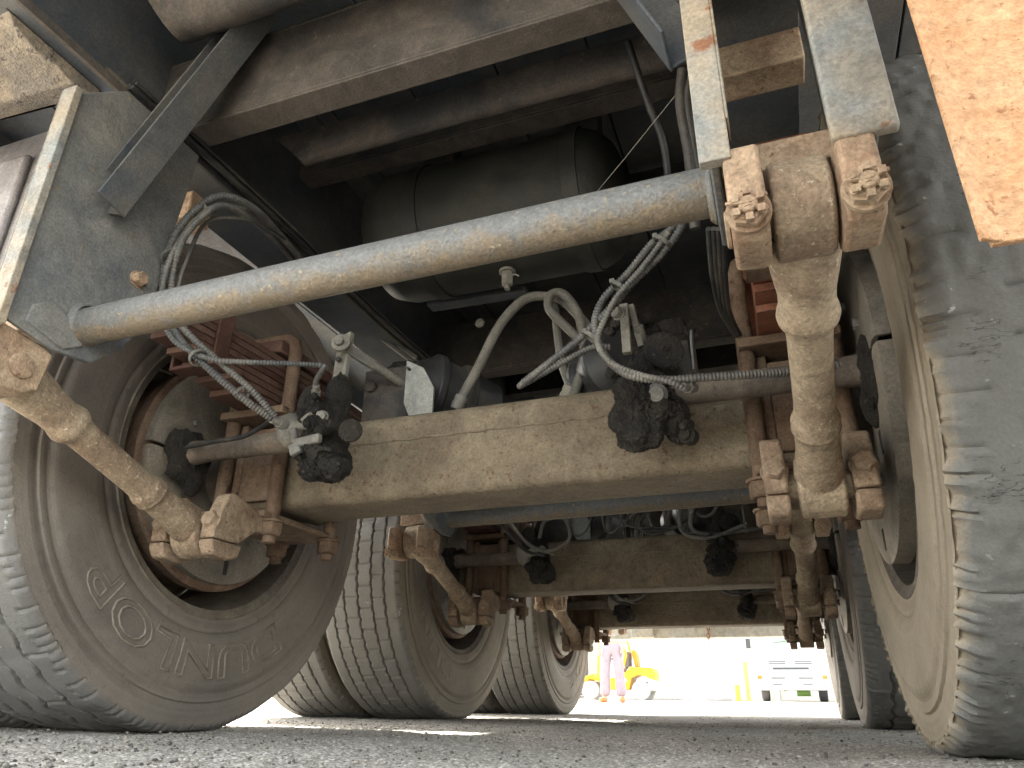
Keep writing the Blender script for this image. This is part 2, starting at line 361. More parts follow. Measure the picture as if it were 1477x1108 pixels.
# ---- tyres
PROF_IN = [(.030, .283), (.016, .288), (.009, .296), (.006, .310), (.003, .322), (.005, .325), (.0, .330), (-.003, .35), (-.005, .375), (-.0055, .40), (-.005, .418),
           (-.004, .430), (-.0015, .432), (-.0005, .437), (-.003, .440), (-.0025, .450), (.001, .452), (.001, .457), (-.001, .459), (-.0005, .470), (.0005, .480), (.001, .488)]
def tyre_obj(kind, mat, seed):
    W_ = .28
    crown = []
    n = 92
    for i in range(n+1):
        t = i/n; o = .001+(W_-.002)*t
        e = min(o, W_-o); r = .5065-.0035*((o-.14)/.12)**2
        if e < .018: r -= .012*((.018-e)/.018)**2
        crown.append((o, r))
    prof = PROF_IN + crown + [(W_-o, r) for o, r in PROF_IN[::-1]]
    P = np.array(prof); NV = len(P); NU = 720
    u = np.arange(NU)/NU*2*np.pi; U, I = np.meshgrid(np.arange(NU), np.arange(NV), indexing='ij')
    o = P[I, 0].copy(); r = P[I, 1].copy(); th = u[U]; arc = th*.5
    isC = (I >= len(PROF_IN)) & (I < NV-len(PROF_IN))
    rr_ = np.random.default_rng(seed)
    nz = lambda a, b, s: vnoise(a, b, s)-.5
    if kind == 'rib':
        gs = [(.062, .0045, .007), (.118, .0045, .007), (.170, .0045, .007), (.225, .004, .007)]
        for k, (c, wd, dp) in enumerate(gs):
            z = c+.004*np.sin(th*46+k)+.003*nz(th*60, 0*th+k, seed+k)
            r -= isC*dp*np.clip((wd-np.abs(o-z))/.0015, 0, 1)
        e = np.minimum(o, .28-o)
        cut = ((U % 4) == 0) & (nz(U*1.7, o*20, seed) > -.12)
        r -= isC*.0035*cut*np.clip((.028+.02*nz(U*.9, 0*o, seed+3)-e)/.004, 0, 1)
        mid = (U % 9 == 0) & (np.abs(nz(U*.37, np.floor(o*18), seed+5)) > .36)
        r -= isC*.003*mid
        r += isC*.0022*nz(arc*25, o*25, seed+6)*2
    elif kind == 'block':
        for k, c in enumerate((.05, .092, .14, .188, .230)):
            ph = (th*90/ (2*np.pi)*2) % 2; zz = np.abs(ph-1)-.5
            z = c+zz*.0035*(1 if k % 2 else -1)
            r -= isC*.009*np.clip((.0026-np.abs(o-z))/.0008, 0, 1)
        band = np.digitize(o, [.05, .092, .14, .188, .230])
        cut = ((U+band*7) % 15 == 0) & (band > 0) & (band < 5)
        r -= isC*.0035*cut
        e = np.minimum(o, .28-o)
        r -= isC*.006*((U % 8) == 0)*np.clip((.014-e)/.003, 0, 1)
        r += isC*.0016*nz(arc*30, o*30, seed+6)*2
    else:   # ragged, heavily worn shoulder
        e = np.minimum(o, .28-o)
        z = .105+.006*np.sin(th*40)+.006*nz(th*50, 0*th, seed)
        r -= isC*.010*np.clip((.005-np.abs(o-z))/.0015, 0, 1)
        z = .185+.006*np.sin(th*40+1)
        r -= isC*.010*np.clip((.005-np.abs(o-z))/.0015, 0, 1)
        cut = (((U+(nz(U*.11, 0*o, 77)*8).astype(int)) % 7) == 0) & (nz(U*1.3, np.floor(o*9), seed) > .05)
        r -= isC*.003*cut*np.clip((.04+.07*nz(U*.5, 0*o, seed+3)-e)/.004, 0, 1)
        cut2 = ((U % 11) == 0) & (o > .07) & (o < .1)
        r -= isC*.004*cut2
        f = np.abs(nz(th*55, 0*th, seed+1))*2; f = f**1.5
        lip = isC*(np.clip((.030-e)/.03, 0, 1))
        r -= lip*.009*np.clip(1.2-2.0*f, 0, 1)
        o -= np.where(o < .14, 1, -1)*isC*np.clip((.010-e)/.010, 0, 1)*.006*f
        r += isC*(.0018*nz(arc*14, o*14, seed+6)+.0016*nz(arc*60, o*90, seed+16))*2
    # scuffs on the wall
    o += (~isC)*.0012*nz(th*30, r*90, seed+8)*np.where(o < .14, 1, -1)
    y = -r*np.sin(th); z = r*np.cos(th)
    zc = -.499
    z = np.where(z < zc, zc+(z-zc)*.02, z)
    V = np.stack([o, y, z], -1).reshape(-1, 3)
    a = (U*NV+I)[:, :-1]; b = (((U+1) % NU)*NV+I)[:, :-1]
    F = np.stack([a.ravel(), (a+1).ravel(), (b+1).ravel(), b.ravel()], 1)
    ob = np_obj('tyre', V, F, mat)
    ob.data.set_sharp_from_angle(angle=R(50))
    return ob
def face_o(r):
    rs = [p[1] for p in PROF_IN]; os_ = [p[0] for p in PROF_IN]; return float(np.interp(r, rs, os_))
def lettering(text, r0, r1, phi0, phi1, solid, mat):
    cu = bpy.data.curves.new('txt', 'FONT'); cu.body = text; cu.size = 1.; cu.resolution_u = 3
    cu.offset = .012
    if solid: cu.extrude = .02
    else: cu.fill_mode = 'NONE'; cu.bevel_depth = .022; cu.bevel_resolution = 0
    o = bpy.data.objects.new('txt', cu); col.objects.link(o)
    dg = bpy.context.evaluated_depsgraph_get(); me = bpy.data.meshes.new_from_object(o.evaluated_get(dg))
    bpy.data.objects.remove(o)
    co = np.array([v.co[:] for v in me.vertices]); x0, x1 = co[:, 0].min(), co[:, 0].max(); y0, y1 = 0., .73
    for v in me.vertices:
        x, y, z = v.co; r = r0+(r1-r0)*(y-y0)/(y1-y0); ph = R(phi0+(phi1-phi0)*(x-x0)/(x1-x0))
        if solid: ox = face_o(r)-(.0016 if z > 0 else -.003)
        else: ox = face_o(r)-.0006-z*.08
        v.co = (ox, -r*math.sin(ph), r*math.cos(ph))
    me.name = 'lettering'; me.materials.clear(); me.materials.append(mat)
    ob = bpy.data.objects.new('lettering', me); col.objects.link(ob); return ob

LETT = grime('letter_rubber', (.20, .175, .14), (.26, .225, .18), (.16, .135, .11), .5, .1, .7, bump=.1)
tyA = tyre_obj('rib', TYR_A, 11); tyB = tyre_obj('block', TYR_B, 23); tyC = tyre_obj('ragged', TYR_C, 31)
# ---- rim (inner wheel seen from inside): barrel, flange lip, disc with hand holes
def rim_obj():
    b = MB()
    b.lathe([(.010, .291), (.006, .297), (.009, .301), (.018, .300), (.020, .288), (.030, .283), (.06, .279), (.10, .272), (.15, .262), (.155, .262), (.155, .258), (.10, .266), (.06, .273), (.03, .277), (.014, .280), (.010, .291)], (0, 0, 0), (1, 0, 0), 96, capends=False)
    b.lathe([(.15, .262), (.235, .27), (.26, .28), (.272, .288), (.276, .299), (.27, .299), (.262, .286), (.235, .277), (.15, .268)], (0, 0, 0), (1, 0, 0), 96, capends=False)
    b.lathe([(.245, .268), (.235, .255), (.21, .235), (.2, .20), (.2, .10), (.206, .10), (.206, .20), (.216, .237), (.241, .259), (.251, .268)], (0, 0, 0), (1, 0, 0), 64, capends=False)
    return b.build('rim', RIM, bevel=0)
rim0 = rim_obj()
def drum_obj():
    b = MB()
    b.lathe([(.030, .205), (.026, .212), (.026, .238), (.030, .243), (.05, .243), (.055, .237), (.075, .235), (.185, .225), (.196, .20), (.197, .06), (.15, .06), (.15, .19), (.05, .205), (.030, .205)], (0, 0, 0), (1, 0, 0), 72, capends=False)
    return b.build('brake_drum', DRUM)
drum0 = drum_obj()
def make_wheel(x, side, y, ty, phi, drum=True, lett=None, label=None):
    wl = empty('wheel', (x, y, .5), T)
    if side < 0: wl.rotation_euler = (0, 0, math.pi)
    if label: wl['label'] = label
    t = ty.copy(); col.objects.link(t); t.parent = wl
    # tyre pattern must not turn (flat contact) : only mesh shared
    r_ = rim0.copy(); col.objects.link(r_); r_.parent = wl
    if drum:
        d = drum0.copy(); col.objects.link(d); d.parent = wl
    if lett: lett.parent = wl
    return wl
solidL = lambda t, p0, p1, a=.345, b=.405: lettering(t, a, b, p0, p1, True, LETT)
names = 'DUNLOP'
labs = {}
for k, y in enumerate(OFF):
    # left side (camera's left)
    if k == 0:
        make_wheel(-WXL, -1, y, tyA, 0, lett=lettering('DUNLOP', .348, .412, 146, 231, False, LETT), label='front left inner wheel, dark ribbed tyre with outlined DUNLOP lettering')
    elif k == 1:
        make_wheel(-WXL, -1, y, tyB, 0, lett=solidL('DUNLOP', 194, 282), label='middle left inner wheel with small tread blocks and raised lettering')
    else:
        make_wheel(-WXL, -1, y, tyB, 0, lett=solidL('BRIDGESTONE', 68, 171, .335, .39), label='rear left inner wheel with block tread and BRIDGESTONE lettering')
    make_wheel(-WXL-.315, -1, y, tyA if k == 0 else tyB, 0, drum=False)
    make_wheel(WXR, 1, y, tyC if k == 0 else (tyA if k == 1 else tyA), 0, label=['front right inner wheel, worn tyre with ragged shoulder and brown sidewall', 'middle right inner wheel half hidden by the front one', 'rear right inner wheel, farthest on the right'][k])
    make_wheel(WXR+.315, 1, y, tyC if k == 0 else tyA, 0, drum=False)
for o in (tyA, tyB, tyC, rim0, drum0): bpy.data.objects.remove(o)

# ---- one suspension corner, right side, first axle; mirrored and repeated below
side_parts = []; axle_parts = []
def sp_(b, name, mat, bevel=.0015, label=None, parent=None):
    o = b.build(name, mat, parent or T, bevel=bevel, label=label)
    if parent is None: side_parts.append(o)
    return o
SX = .505          # spring centre line
# inner and outer hanger plates with turned front flanges
hp = [(-.60, .95), (-.67, .878), (-.67, .50), (-.60, .487), (-.54, .492), (-.50, .528), (-.475, .575), (-.46, .65), (-.455, .78), (-.44, .95)]
h = MB(); h.plate(hp, (.436, 0, 0), (0, 1, 0), (0, 0, 1), .008)
hang = sp_(h, 'spring_hanger', HANG, .002)
h = MB(); h.plate(hp, (.566, 0, 0), (0, 1, 0), (0, 0, 1), .008); outer_web = sp_(h, 'outer_web', HANG, .002, parent=hang)
f = MB(); f.b2((.428, -.682, .487), (.455, -.6705, .880)); f.b2((.455, -.682, .53), (.4575, -.65, .880))
sp_(f, 'front_flange', HANGL, .003, parent=hang)
f = MB(); f.b2((.534, -.682, .482), (.585, -.6705, .947)); sp_(f, 'outer_flange', HANGL, .003, parent=hang)
f = MB(); f.b2((.4445, -.615, .518), (.5655, -.605, .550)); f.b2((.4445, -.604, .544), (.5655, -.55, .550)); sp_(f, 'cross_plate', BRKT, .002, parent=hang)
f = MB(); f.b2((.4445, -.43, .83), (.5655, -.38, .885)); sp_(f, 'spacer', BRKT, .003, parent=hang)
# cast pin brackets under each plate
def pin_bracket(x0, x1, nutx):
    b = MB()
    b.plate([(-.678, .500), (-.680, .455), (-.674, .425), (-.66, .414), (-.61, .417), (-.592, .428), (-.585, .485), (-.60, .492)], (x0, 0, 0), (0, 1, 0), (0, 0, 1), x1-x0)
    o = sp_(b, 'pin_bracket', BRKT, .004, parent=hang)
    return o
pb1 = pin_bracket(.447, .478, 0); pb2 = pin_bracket(.536, .566, 0)
# clamp neck flaring from flange to bracket, nuts with split pins (kept under the hanger: third level)
for xa in (.4625, .551):
    n = MB(); A0 = Vector((xa, -.6775, .430)); dn = Vector((0, -1, -.22)).normalized(); e1 = Vector((1, 0, 0)); e2 = dn.cross(e1)
    n.lathe([(-.004, .0185), (.002, .0185)], A0, dn, 24)
    n.lathe([(0, .0162), (.011, .0162), (.0115, .0135), (.013, .0130)], A0, dn, 6)
    for a in range(6):
        t = (a+.5)/6*6.283; c_ = A0+dn*.0155+(e1*math.cos(t)+e2*math.sin(t))*.0112; n.box(c_, (.0058, .0075, .0058), Matrix((e1, dn, e2)).transposed())
    n.lathe([(0, .0075), (.0175, .0075), (.019, .006)], A0, dn, 14)
    for q0, q1, q2 in (((-.017, .004), (0, .001), (.015, .007)), ((-.012, -.009), (0, -.001), (.013, -.010))):
        n.tube([A0+dn*.015+e1*q0[0]+e2*q0[1], A0+dn*.0185+e1*q1[0]+e2*q1[1], A0+dn*.014+e1*q2[0]+e2*q2[1]], .0017, 6, smooth=.003)
    sp_(n, 'castle_nut', BRKT, 0, parent=hang)
n = MB(); n.lathe([(0, .017), (.003, .017), (.004, .015)], (.446, -.625, .452), (-1, 0, 0), 24); sp_(n, 'pin_head', BRKT, 0, parent=hang)
n = MB(); n.hexbolt((.4355, -.50, .655), (-1, 0, 0), .012, .012); sp_(n, 'bolt', BRKT, 0, parent=hang)
n = MB(); n.plate([(-.645, .507), (-.643, .532), (-.618, .551), (-.572, .531), (-.558, .509), (-.585, .492)], (.4325, 0, 0), (0, 1, 0), (0, 0, 1), .0045)
sp_(n, 'wear_pad', HANG, .003, parent=hang)
# torque rod
A = Vector((.508, -.612, .468)); B = Vector((.512, -.195, .322)); D = (B-A).normalized()
rod = MB(); Lr = (B-A).length
prof = [(.015, .0335), (.045, .034), (.07, .031), (.095, .0275), (.112, .0275), (.120, .0300), (.127, .0312), (.134, .0300), (.141, .0258), (.147, .0238), (.155, .0232), (.20, .0228), (.27, .0228), (.288, .0235), (.294, .0262), (.301, .0282), (.308, .0272), (.314, .0285), (.319, .0255), (.33, .0252), (.36, .0258), (.385, .029), (.41, .031), (.43, .032)]
prof = [(a, r) for a, r in prof if a < Lr-.012]
rod.lathe(prof, A, D, 40)
trod = sp_(rod, 'torque_rod', ROD, .0)
e = MB(); e.lathe([(-.0255, .040), (-.023, .045), (.023, .045), (.0255, .040)], A, (1, 0, 0), 40)
e.lathe([(-.0285, .022), (.0275, .022)], A, (1, 0, 0), 20); sp_(e, 'rod_eye', ROD, .002, parent=trod)
e = MB(); e.lathe([(-.029, .036), (-.026, .041), (.026, .041), (.029, .036)], B, (1, 0, 0), 40); e.lathe([(-.055, .018), (.055, .018)], B, (1, 0, 0), 20); sp_(e, 'rod_eye', ROD, .002, parent=trod)
# axle seat bracket holding the lower eye
seat = MB()
seat.b2((.452, -.085, .395), (.470, .085, .572)); seat.b2((.540, -.085, .395), (.558, .085, .572))
seat.b2((.470, -.0835, .41), (.540, .084, .56))
seat.plate([(.432, .378), (.432, .366), (.585, .366), (.585, .378)], (0, -.13, 0), (1, 0, 0), (0, 0, 1), -.25)
seat.b2((.430, -.125, .574), (.582, .125, .590))
seat = sp_(seat, 'axle_seat', RUST, .003)
def ear(x0, x1):
    b = MB(); b.plate([(-.10, .366), (-.15, .38), (-.20, .392), (-.214, .385), (-.236, .330), (-.236, .307), (-.17, .307), (-.13, .335), (-.09, .34)], (x0, 0, 0), (0, 1, 0), (0, 0, 1), x1-x0)
    sp_(b, 'clamp_ear', EARM, .004, parent=seat)
    b = MB(); b.plate([(-.236, .305), (-.236, .295), (-.226, .280), (-.19, .275), (-.165, .282), (-.16, .305)], (x0, 0, 0), (0, 1, 0), (0, 0, 1), x1-x0)
    sp_(b, 'clamp_cap', EARM, .004, parent=seat)
ear(.443, .472); ear(.549, .580)
for x in (.4575, .5645):
    b = MB(); b.hexbolt((x, -.2285, .337), (0, -1, .32), .0155, .013); sp_(b, 'bolt', EARM, .001, parent=seat)
# U bolts
for yy in (-.095, .095):
    b = MB(); b.tube([(.441, yy, .34), (.441, yy, .72), (.447, yy, .74), (.46, yy, .75), (.55, yy, .75), (.563, yy, .74), (.569, yy, .72), (.569, yy, .34)], .0140, 14)
    ub = sp_(b, 'u_bolt', RUST, 0)
    for x in (.441, .569):
        b = MB(); b.lathe([(0, .0225), (.024, .0225), (.028, .019)], (x, yy, .364), (0, 0, -1), 6); b.lathe([(-.002, .025), (.003, .025)], (x, yy, .363), (0, 0, -1), 20)
        b.cyl((x, yy, .34), (x, yy, .323), .0125, 12); sp_(b, 'nut', RUST, .001, parent=ub)
# leaf spring, each leaf its own
def leaf(i, n, half, z0, parent):
    b = MB(); N = 26; w_ = .041; th = .0125; vs = []
    for k in range(N+1):
        y = -half+2*half*k/N+.0; z = z0-.03*(y/.56)**2
        taper = 1 if i else 1
        for x in (-w_, w_):
            for dz in (0, th): vs.append((SX+x, y, z+dz))
    fs = []
    for k in range(N):
        a = k*4; c = a+4
        fs += [(a, a+2, c+2, c), (a+1, c+1, c+3, a+3), (a, c, c+1, a+1), (a+2, a+3, c+3, c+2)]
    fs += [(0, 1, 3, 2), (N*4, N*4+2, N*4+3, N*4+1)]
    b.add(vs, fs); return sp_(b, 'leaf', RED, .0012, parent=parent)
NL = 8
spr = empty('leaf_spring', (0, 0, 0), T); side_parts.append(spr)
for i in range(NL):
    half = .20+.04*i; half = min(half, .455)
    leaf(i, NL, half, .594+.0142*i, spr)
def clip(y, i0):
    z = .594-.03*(y/.56)**2; b = MB()
    b.b2((.455, y-.018, z+.0142*i0-.010), (.5555, y+.018, z+.0142*i0-.003))
    b.b2((.4555, y-.018, z+.0142*i0-.009), (.4615, y+.018, z+.0142*NL+.03)); b.b2((.549, y-.018, z+.0142*i0-.009), (.555, y+.018, z+.0142*NL+.03))
    b.cyl((.452, y, z+.0142*NL+.018), (.56, y, z+.0142*NL+.018), .007, 12)
    sp_(b, 'rebound_clip', RUST, .002, parent=spr)
clip(-.28, 2); clip(.28, 2)
b = MB(); b.b2((.452, -.13, .708), (.56, .13, .736)); sp_(b, 'top_pad', RED, .004, parent=spr)
# dust shield of two halves
def shield_half(t0, t1):
    N = 30; vs = []; ro, ri = .229, .07
    for k in range(N+1):
        a = t0+(t1-t0)*k/N
        for (x, r) in ((.643, ri), (.634, ri+.02), (.632, ro-.012), (.636, ro), (.660, ro), (.660, ro-.004), (.640, ro-.006), (.640, ri)):
            vs.append((x, r*math.cos(a), .5+r*math.sin(a)))
    m_ = 8; fs = [(k*m_+j, k*m_+(j+1) % m_, (k+1)*m_+(j+1) % m_, (k+1)*m_+j) for k in range(N) for j in range(m_)]
    fs += [tuple(range(m_)), tuple(N*m_+j for j in range(m_))[::-1]]
    return MB().add(vs, fs)
sh = sp_(shield_half(R(181), R(359)), 'dust_shield', SHIELD, .0)
sp_(shield_half(R(1), R(179)), 'shield_half', SHIELD, 0, parent=sh)
for a in range(8):
    b = MB(); t = a*math.pi/4+.3; b.hexbolt((.633, .15*math.cos(t), .5+.15*math.sin(t)), (-1, 0, 0), .009, .007)
    sp_(b, 'bolt', STEELD, 0, parent=sh)
b = MB(); b.box((.6325, .02, .305), (.003, .012, .03)); b.box((.6325, -.13, .40), (.003, .012, .03)); sp_(b, 'inspection_plug', CABLE, .001, parent=sh)
# hub end and spindle
b = MB(); b.lathe([(.555, .062), (.60, .06), (.635, .075), (.66, .075)], (0, 0, .48), (1, 0, 0), 32); sp_(b, 'spindle', AXLED, 0)
# brake camshaft, slack adjuster, arm, rod, chamber
cs = MB(); cs.lathe([(.30, .016), (.33, .016), (.333, .0205), (.55, .0205), (.59, .024), (.595, .034), (.632, .037)], (0, -.165, .492), (1, 0, 0), 24)
cs = sp_(cs, 'brake_camshaft', AXLED)
b = MB(); b.lump((.607, -.165, .49), (.022, .05, .055), .5, 28, 4, 3); b.lump((.60, -.15, .45), (.015, .03, .035), .5, 30, 3, 4); sp_(b, 'grease_collar', GREASE, parent=cs)
sl = MB(); sl.lump((.285, -.172, .492), (.026, .058, .058), .30, 34, 6, 1); sl.lump((.268, -.175, .445), (.03, .045, .035), .4, 36, 5, 5)
sl.lump((.292, -.14, .575), (.020, .030, .05), .25, 38, 5, 6); sl = sp_(sl, 'slack_adjuster', GREASE)
b = MB(); b.lathe([(0, .031), (.006, .031), (.009, .026)], (.322, -.185, .556), (.45, -1, 0), 24); b.lathe([(0, .006), (.013, .006)], (.322, -.185, .556), (.45, -1, 0), 12); sp_(b, 'cover_disc', GREASE, parent=sl)
b = MB(); b.hexbolt((.262, -.225, .505), (-.3, -1, 0), .010, .009); b.lathe([(0, .034), (.01, .033), (.03, .014), (.06, .013)], (.335, -.205, .492), (-.9, -.35, .1), 20)
b.cyl((.30, -.225, .50), (.275, -.235, .503), .009, 12); sp_(b, 'adjuster_nut', STEELD, .001, parent=sl)
b = MB(); b.lump((.285, -.18, .425), (.028, .04, .022), .5, 45, 5, 8); b.lump((.305, -.19, .452), (.022, .03, .022), .5, 45, 5, 9); sp_(b, 'grease_clot', GREASE, parent=sl)
b = MB(); u_ = Vector((.0, .0, 1)); b.bar((.305, -.125, .60), (.318, -.10, .735), .012, .034, (1, .25, 0))
sp_(b, 'arm', STEELD, .002, parent=sl)
b = MB()
for t in (.50, .72, .93):
    p = Vector((.305, -.125, .60)).lerp(Vector((.318, -.10, .735)), t); b.cyl(p+Vector((-.0, -.0178, -.0)), p+Vector((0, -.012, 0)), .0052, 14)
sp_(b, 'arm_hole', CABLE, 0, parent=sl)
pr_ = MB(); p0 = Vector((.302, -.125, .695)); p1 = Vector((.205, .075, .640)); pr_.cyl(p0.lerp(p1, .3), p1, .009, 16); pr_.bar(p0, p0.lerp(p1, .33), .007, .022, (0, 0, 1))
pr_.lathe([(0, .019), (.007, .019)], p0+Vector((.0, -.012, 0)), (-.35, -1, .1), 20); pr_.hexbolt(p0+Vector((-.0, -.018, 0)), (-.35, -1, .1), .010, .010)
pr_ = sp_(pr_, 'push_rod', STEELD, .0015)
ch = MB(); ax = Vector((-.62, .72, -.1)).normalized(); c0 = Vector((.235, .03, .665))
ch.lathe([(0, .02), (.004, .058), (.03, .075), (.038, .084), (.052, .084), (.058, .076), (.10, .072), (.108, .082), (.122, .082), (.128, .072), (.19, .060), (.205, .02)], c0, ax, 36)
ch = sp_(ch, 'brake_chamber', CABLE)
b = MB(); b.plate([(.150, .568), (.150, .625), (.175, .672), (.215, .695), (.215, .60), (.20, .568)], (0, -.03, 0), (1, 0, 0), (0, 0, 1), -.006); sp_(b, 'chamber_bracket', GALV, .001, parent=ch)
b = MB(); b.cyl((.206, -.040, .672), (.206, -.025, .672), .003, 10); sp_(b, 'bracket_hole', CABLE, 0, parent=ch)
b = MB(); b.b2((.22, .0, .565), (.33, .012, .70)); b.cyl((.31, -.012, .66), (.31, .0, .66), .013, 16); sp_(b, 'mounting_plate', CHASB, .003, parent=ch)
# rubber boot behind the axle
b = MB(); b.lump((.30, .13, .745), (.06, .04, .03), .35, 22, 4, 12); sp_(b, 'rubber_boot', GREASE, 0)
# short brake pipe on camshaft
b = MB(); b.tube([(.60, -.205, .51), (.55, -.20, .502), (.48, -.20, .507), (.43, -.20, .53), (.405, -.20, .56)], .0045, 10, smooth=.006); sp_(b, 'grease_line', CABLE, 0)
# narrow stabiliser flat on axle front
# mirror to the left
left = []
for o in list(side_parts):
    c = copy_tree(o, T); c.scale = (-1, 1, 1); left.append(c)
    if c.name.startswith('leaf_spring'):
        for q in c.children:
            q.material_slots[0].link = 'OBJECT'; q.material_slots[0].material = RED2  # left spring parts take a darker, browner tone than the right ones
for o in list(left[0].children):
    if o.name.startswith('outer_'): bpy.data.objects.remove(o)
# left and right springs etc. share shapes; now axle level parts
def fittings(centre, spread, n, seed, parent=None, scl=1.):
    rr = random.Random(seed); c = Vector(centre); b = MB()
    for i in range(n):
        d = Vector((rr.uniform(-1, 1)*spread[0], -abs(rr.gauss(.5, .3))*spread[1], rr.uniform(-1, 1)*spread[2])); p = c+d; k = rr.random()
        ax = Vector((rr.uniform(-.5, .5), -1, rr.uniform(-.5, .3))).normalized(); q = rr.uniform(.6, 1.2)*scl
        if k < .35: b.lathe([(-.01, .011*q), (.006, .011*q), (.008, .009*q)], p, ax, 6)
        elif k < .6: b.lathe([(-.015, .014*q), (.004, .014*q), (.006, .009*q), (.012, .009*q)], p, ax, 16)
        elif k < .85: b.box(p, (.022*q, .016*q, .010*q), Matrix.Rotation(rr.uniform(-1, 1), 3, 'Y') @ Matrix.Rotation(rr.uniform(-.5, .5), 3, 'X'))
        else: b.tube([p+Vector((-.015, 0, rr.uniform(-.01, .01))), p+Vector((0, -.01, 0)), p+Vector((.016, 0, rr.uniform(-.02, .0)))], .004*q, 8, smooth=.004)
    o = b.build('greasy_fittings', GREASE, parent or T, bevel=.0015); o['kind'] = 'stuff'; return o
def ax_(b, name, mat, bevel=.0015, parent=None, label=None):
    o = b.build(name, mat, parent or T, bevel=bevel, label=label)
    if parent is None: axle_parts.append(o)
    return o
b = MB(); prof = []
N = 6
def rsq(hy, hz, r, cy, cz):
    pts = []
    for (sy, sz, a0) in ((1, 1, 0), (-1, 1, 90), (-1, -1, 180), (1, -1, 270)):
        for k in range(N+1):
            a = R(a0+90*k/N); pts.append((cy+sy*(hy-r)+r*math.cos(a), cz+sz*(hz-r)+r*math.sin(a)))
    return pts
secs = [(x, rsq(.073, .083, .022, 0, .4775)) for x in np.linspace(-.556, .556, 41)]
vs = []; fs = []
for x, pts in secs: vs += [(x, y, z) for y, z in pts]
n = len(secs[0][1])
for i in range(len(secs)-1):
    for k in range(n): fs.append((i*n+k, i*n+(k+1) % n, (i+1)*n+(k+1) % n, (i+1)*n+k))
fs += [tuple(range(n))[::-1], tuple((len(secs)-1)*n+k for k in range(n))]
b.add(vs, fs); axl = ax_(b, 'axle_beam', AXLE, 0)
b = MB(); b.tube([(-.43+.86*k/60, -.0735, .505+.001*math.sin(k*1.3)) for k in range(61)], lambda i, L: .0022+.0006*math.sin(i*2.1), 8); ax_(b, 'weld_seam', AXLE, 0, parent=axl)
b = MB(); b.tube([(-.436, -.56, .540), (.436, -.56, .548)], .0265, 40)
tb = ax_(b, 'cross_tube', TUBE)
for s in (-1, 1):
    b = MB(); b.lathe([(0, .032), (.003, .031), (.006, .0285), (.008, .0262)], (s*.4355, -.56, .544), (-s, 0, 0), 32, capends=False)
    ax_(b, 'weld_collar', TUBE, 0, parent=tb)
for o in list(side_parts):
    if o.name.startswith(('grease_line', 'push_rod')):
        for c in list(o.children): bpy.data.objects.remove(c)
        side_parts.remove(o); bpy.data.objects.remove(o)
for o in list(ch.children): bpy.data.objects.remove(o)
for o in list(sl.children):
    if o.name.startswith(('arm', 'adjuster_nut')): bpy.data.objects.remove(o)
for o in list(left):
    if o.name.startswith('grease_line'): left.remove(o); bpy.data.objects.remove(o)
b = MB(); b.plate([(.262, .545), (.262, .608), (.272, .626), (.352, .621), (.356, .545)], (0, -.085, 0), (1, 0, 0), (0, 0, 1), -.006); rb = sp_(b, 'chamber_bracket', CHASB, .002)
b = MB(); b.cyl((.312, -.094, .596), (.312, -.0915, .596), .0075, 16); sp_(b, 'bracket_hole', CABLE, 0, parent=rb)
b = MB(); b.hexbolt((.325, -.10, .572), (-.2, -1, 0), .008, .016); sp_(b, 'bolt', BRKT, 0, parent=rb)
b = MB(); b.plate([(-.13, .545), (-.125, .60), (-.10, .63), (-.07, .60), (-.065, .545)], (.358, 0, 0), (0, 1, 0), (0, 0, 1), .004); sp_(b, 'bright_fin', GALV, .001, parent=rb)
sh.scale = (1, 1.085, 1.085); sh.location = (-.030, 0, .5-.5*1.085)
# repeat axles
for k in (1, 2):
    for o in side_parts+left+axle_parts:
        if k == 2 and o.name.split('.')[0] == 'cross_tube': pass
        c = copy_tree(o, T); c.location = (o.location.x, OFF[k], o.location.z)
# rear hangers of the last axle
for o in [side_parts[0], left[0]]:
    c = copy_tree(o, T); c.location = (o.location.x, OFF[2]+1.26, 0)

# ------------------------------------------------------------------ hoses and conduits of the first axle
def hose(pts, r, name='air_hose', mat=HOSE, corr=0., parent=None, label=None, seg=10):
    step = .00087 if corr else .006
    rf = (lambda i, L: r+corr*.85*max(-.75, min(.75, 1.5*math.sin(L*2*math.pi/.0052)))) if corr else r
    b = MB(); b.tube(pts, rf, seg, smooth=step); o = b.build(name, mat, parent or T, label=label, ang=80 if not corr else 60); return o
def tie(p, r, ax, parent, mat=HOSE):
    b = MB(); b.lathe([(-.003, r), (.003, r), (.003, r*.86), (-.003, r*.86)], p, ax, 20, closed=True)
    a_ = Vector(ax).orthogonal().normalized(); b.box(Vector(p)+a_*r, (.007, .007, .007)); b.build('cable_tie', mat, parent)
def S(l, k='Y'):   # list of (px, py, depth)
    return [at(a, b_, 'Y', d) for a, b_, d in l]
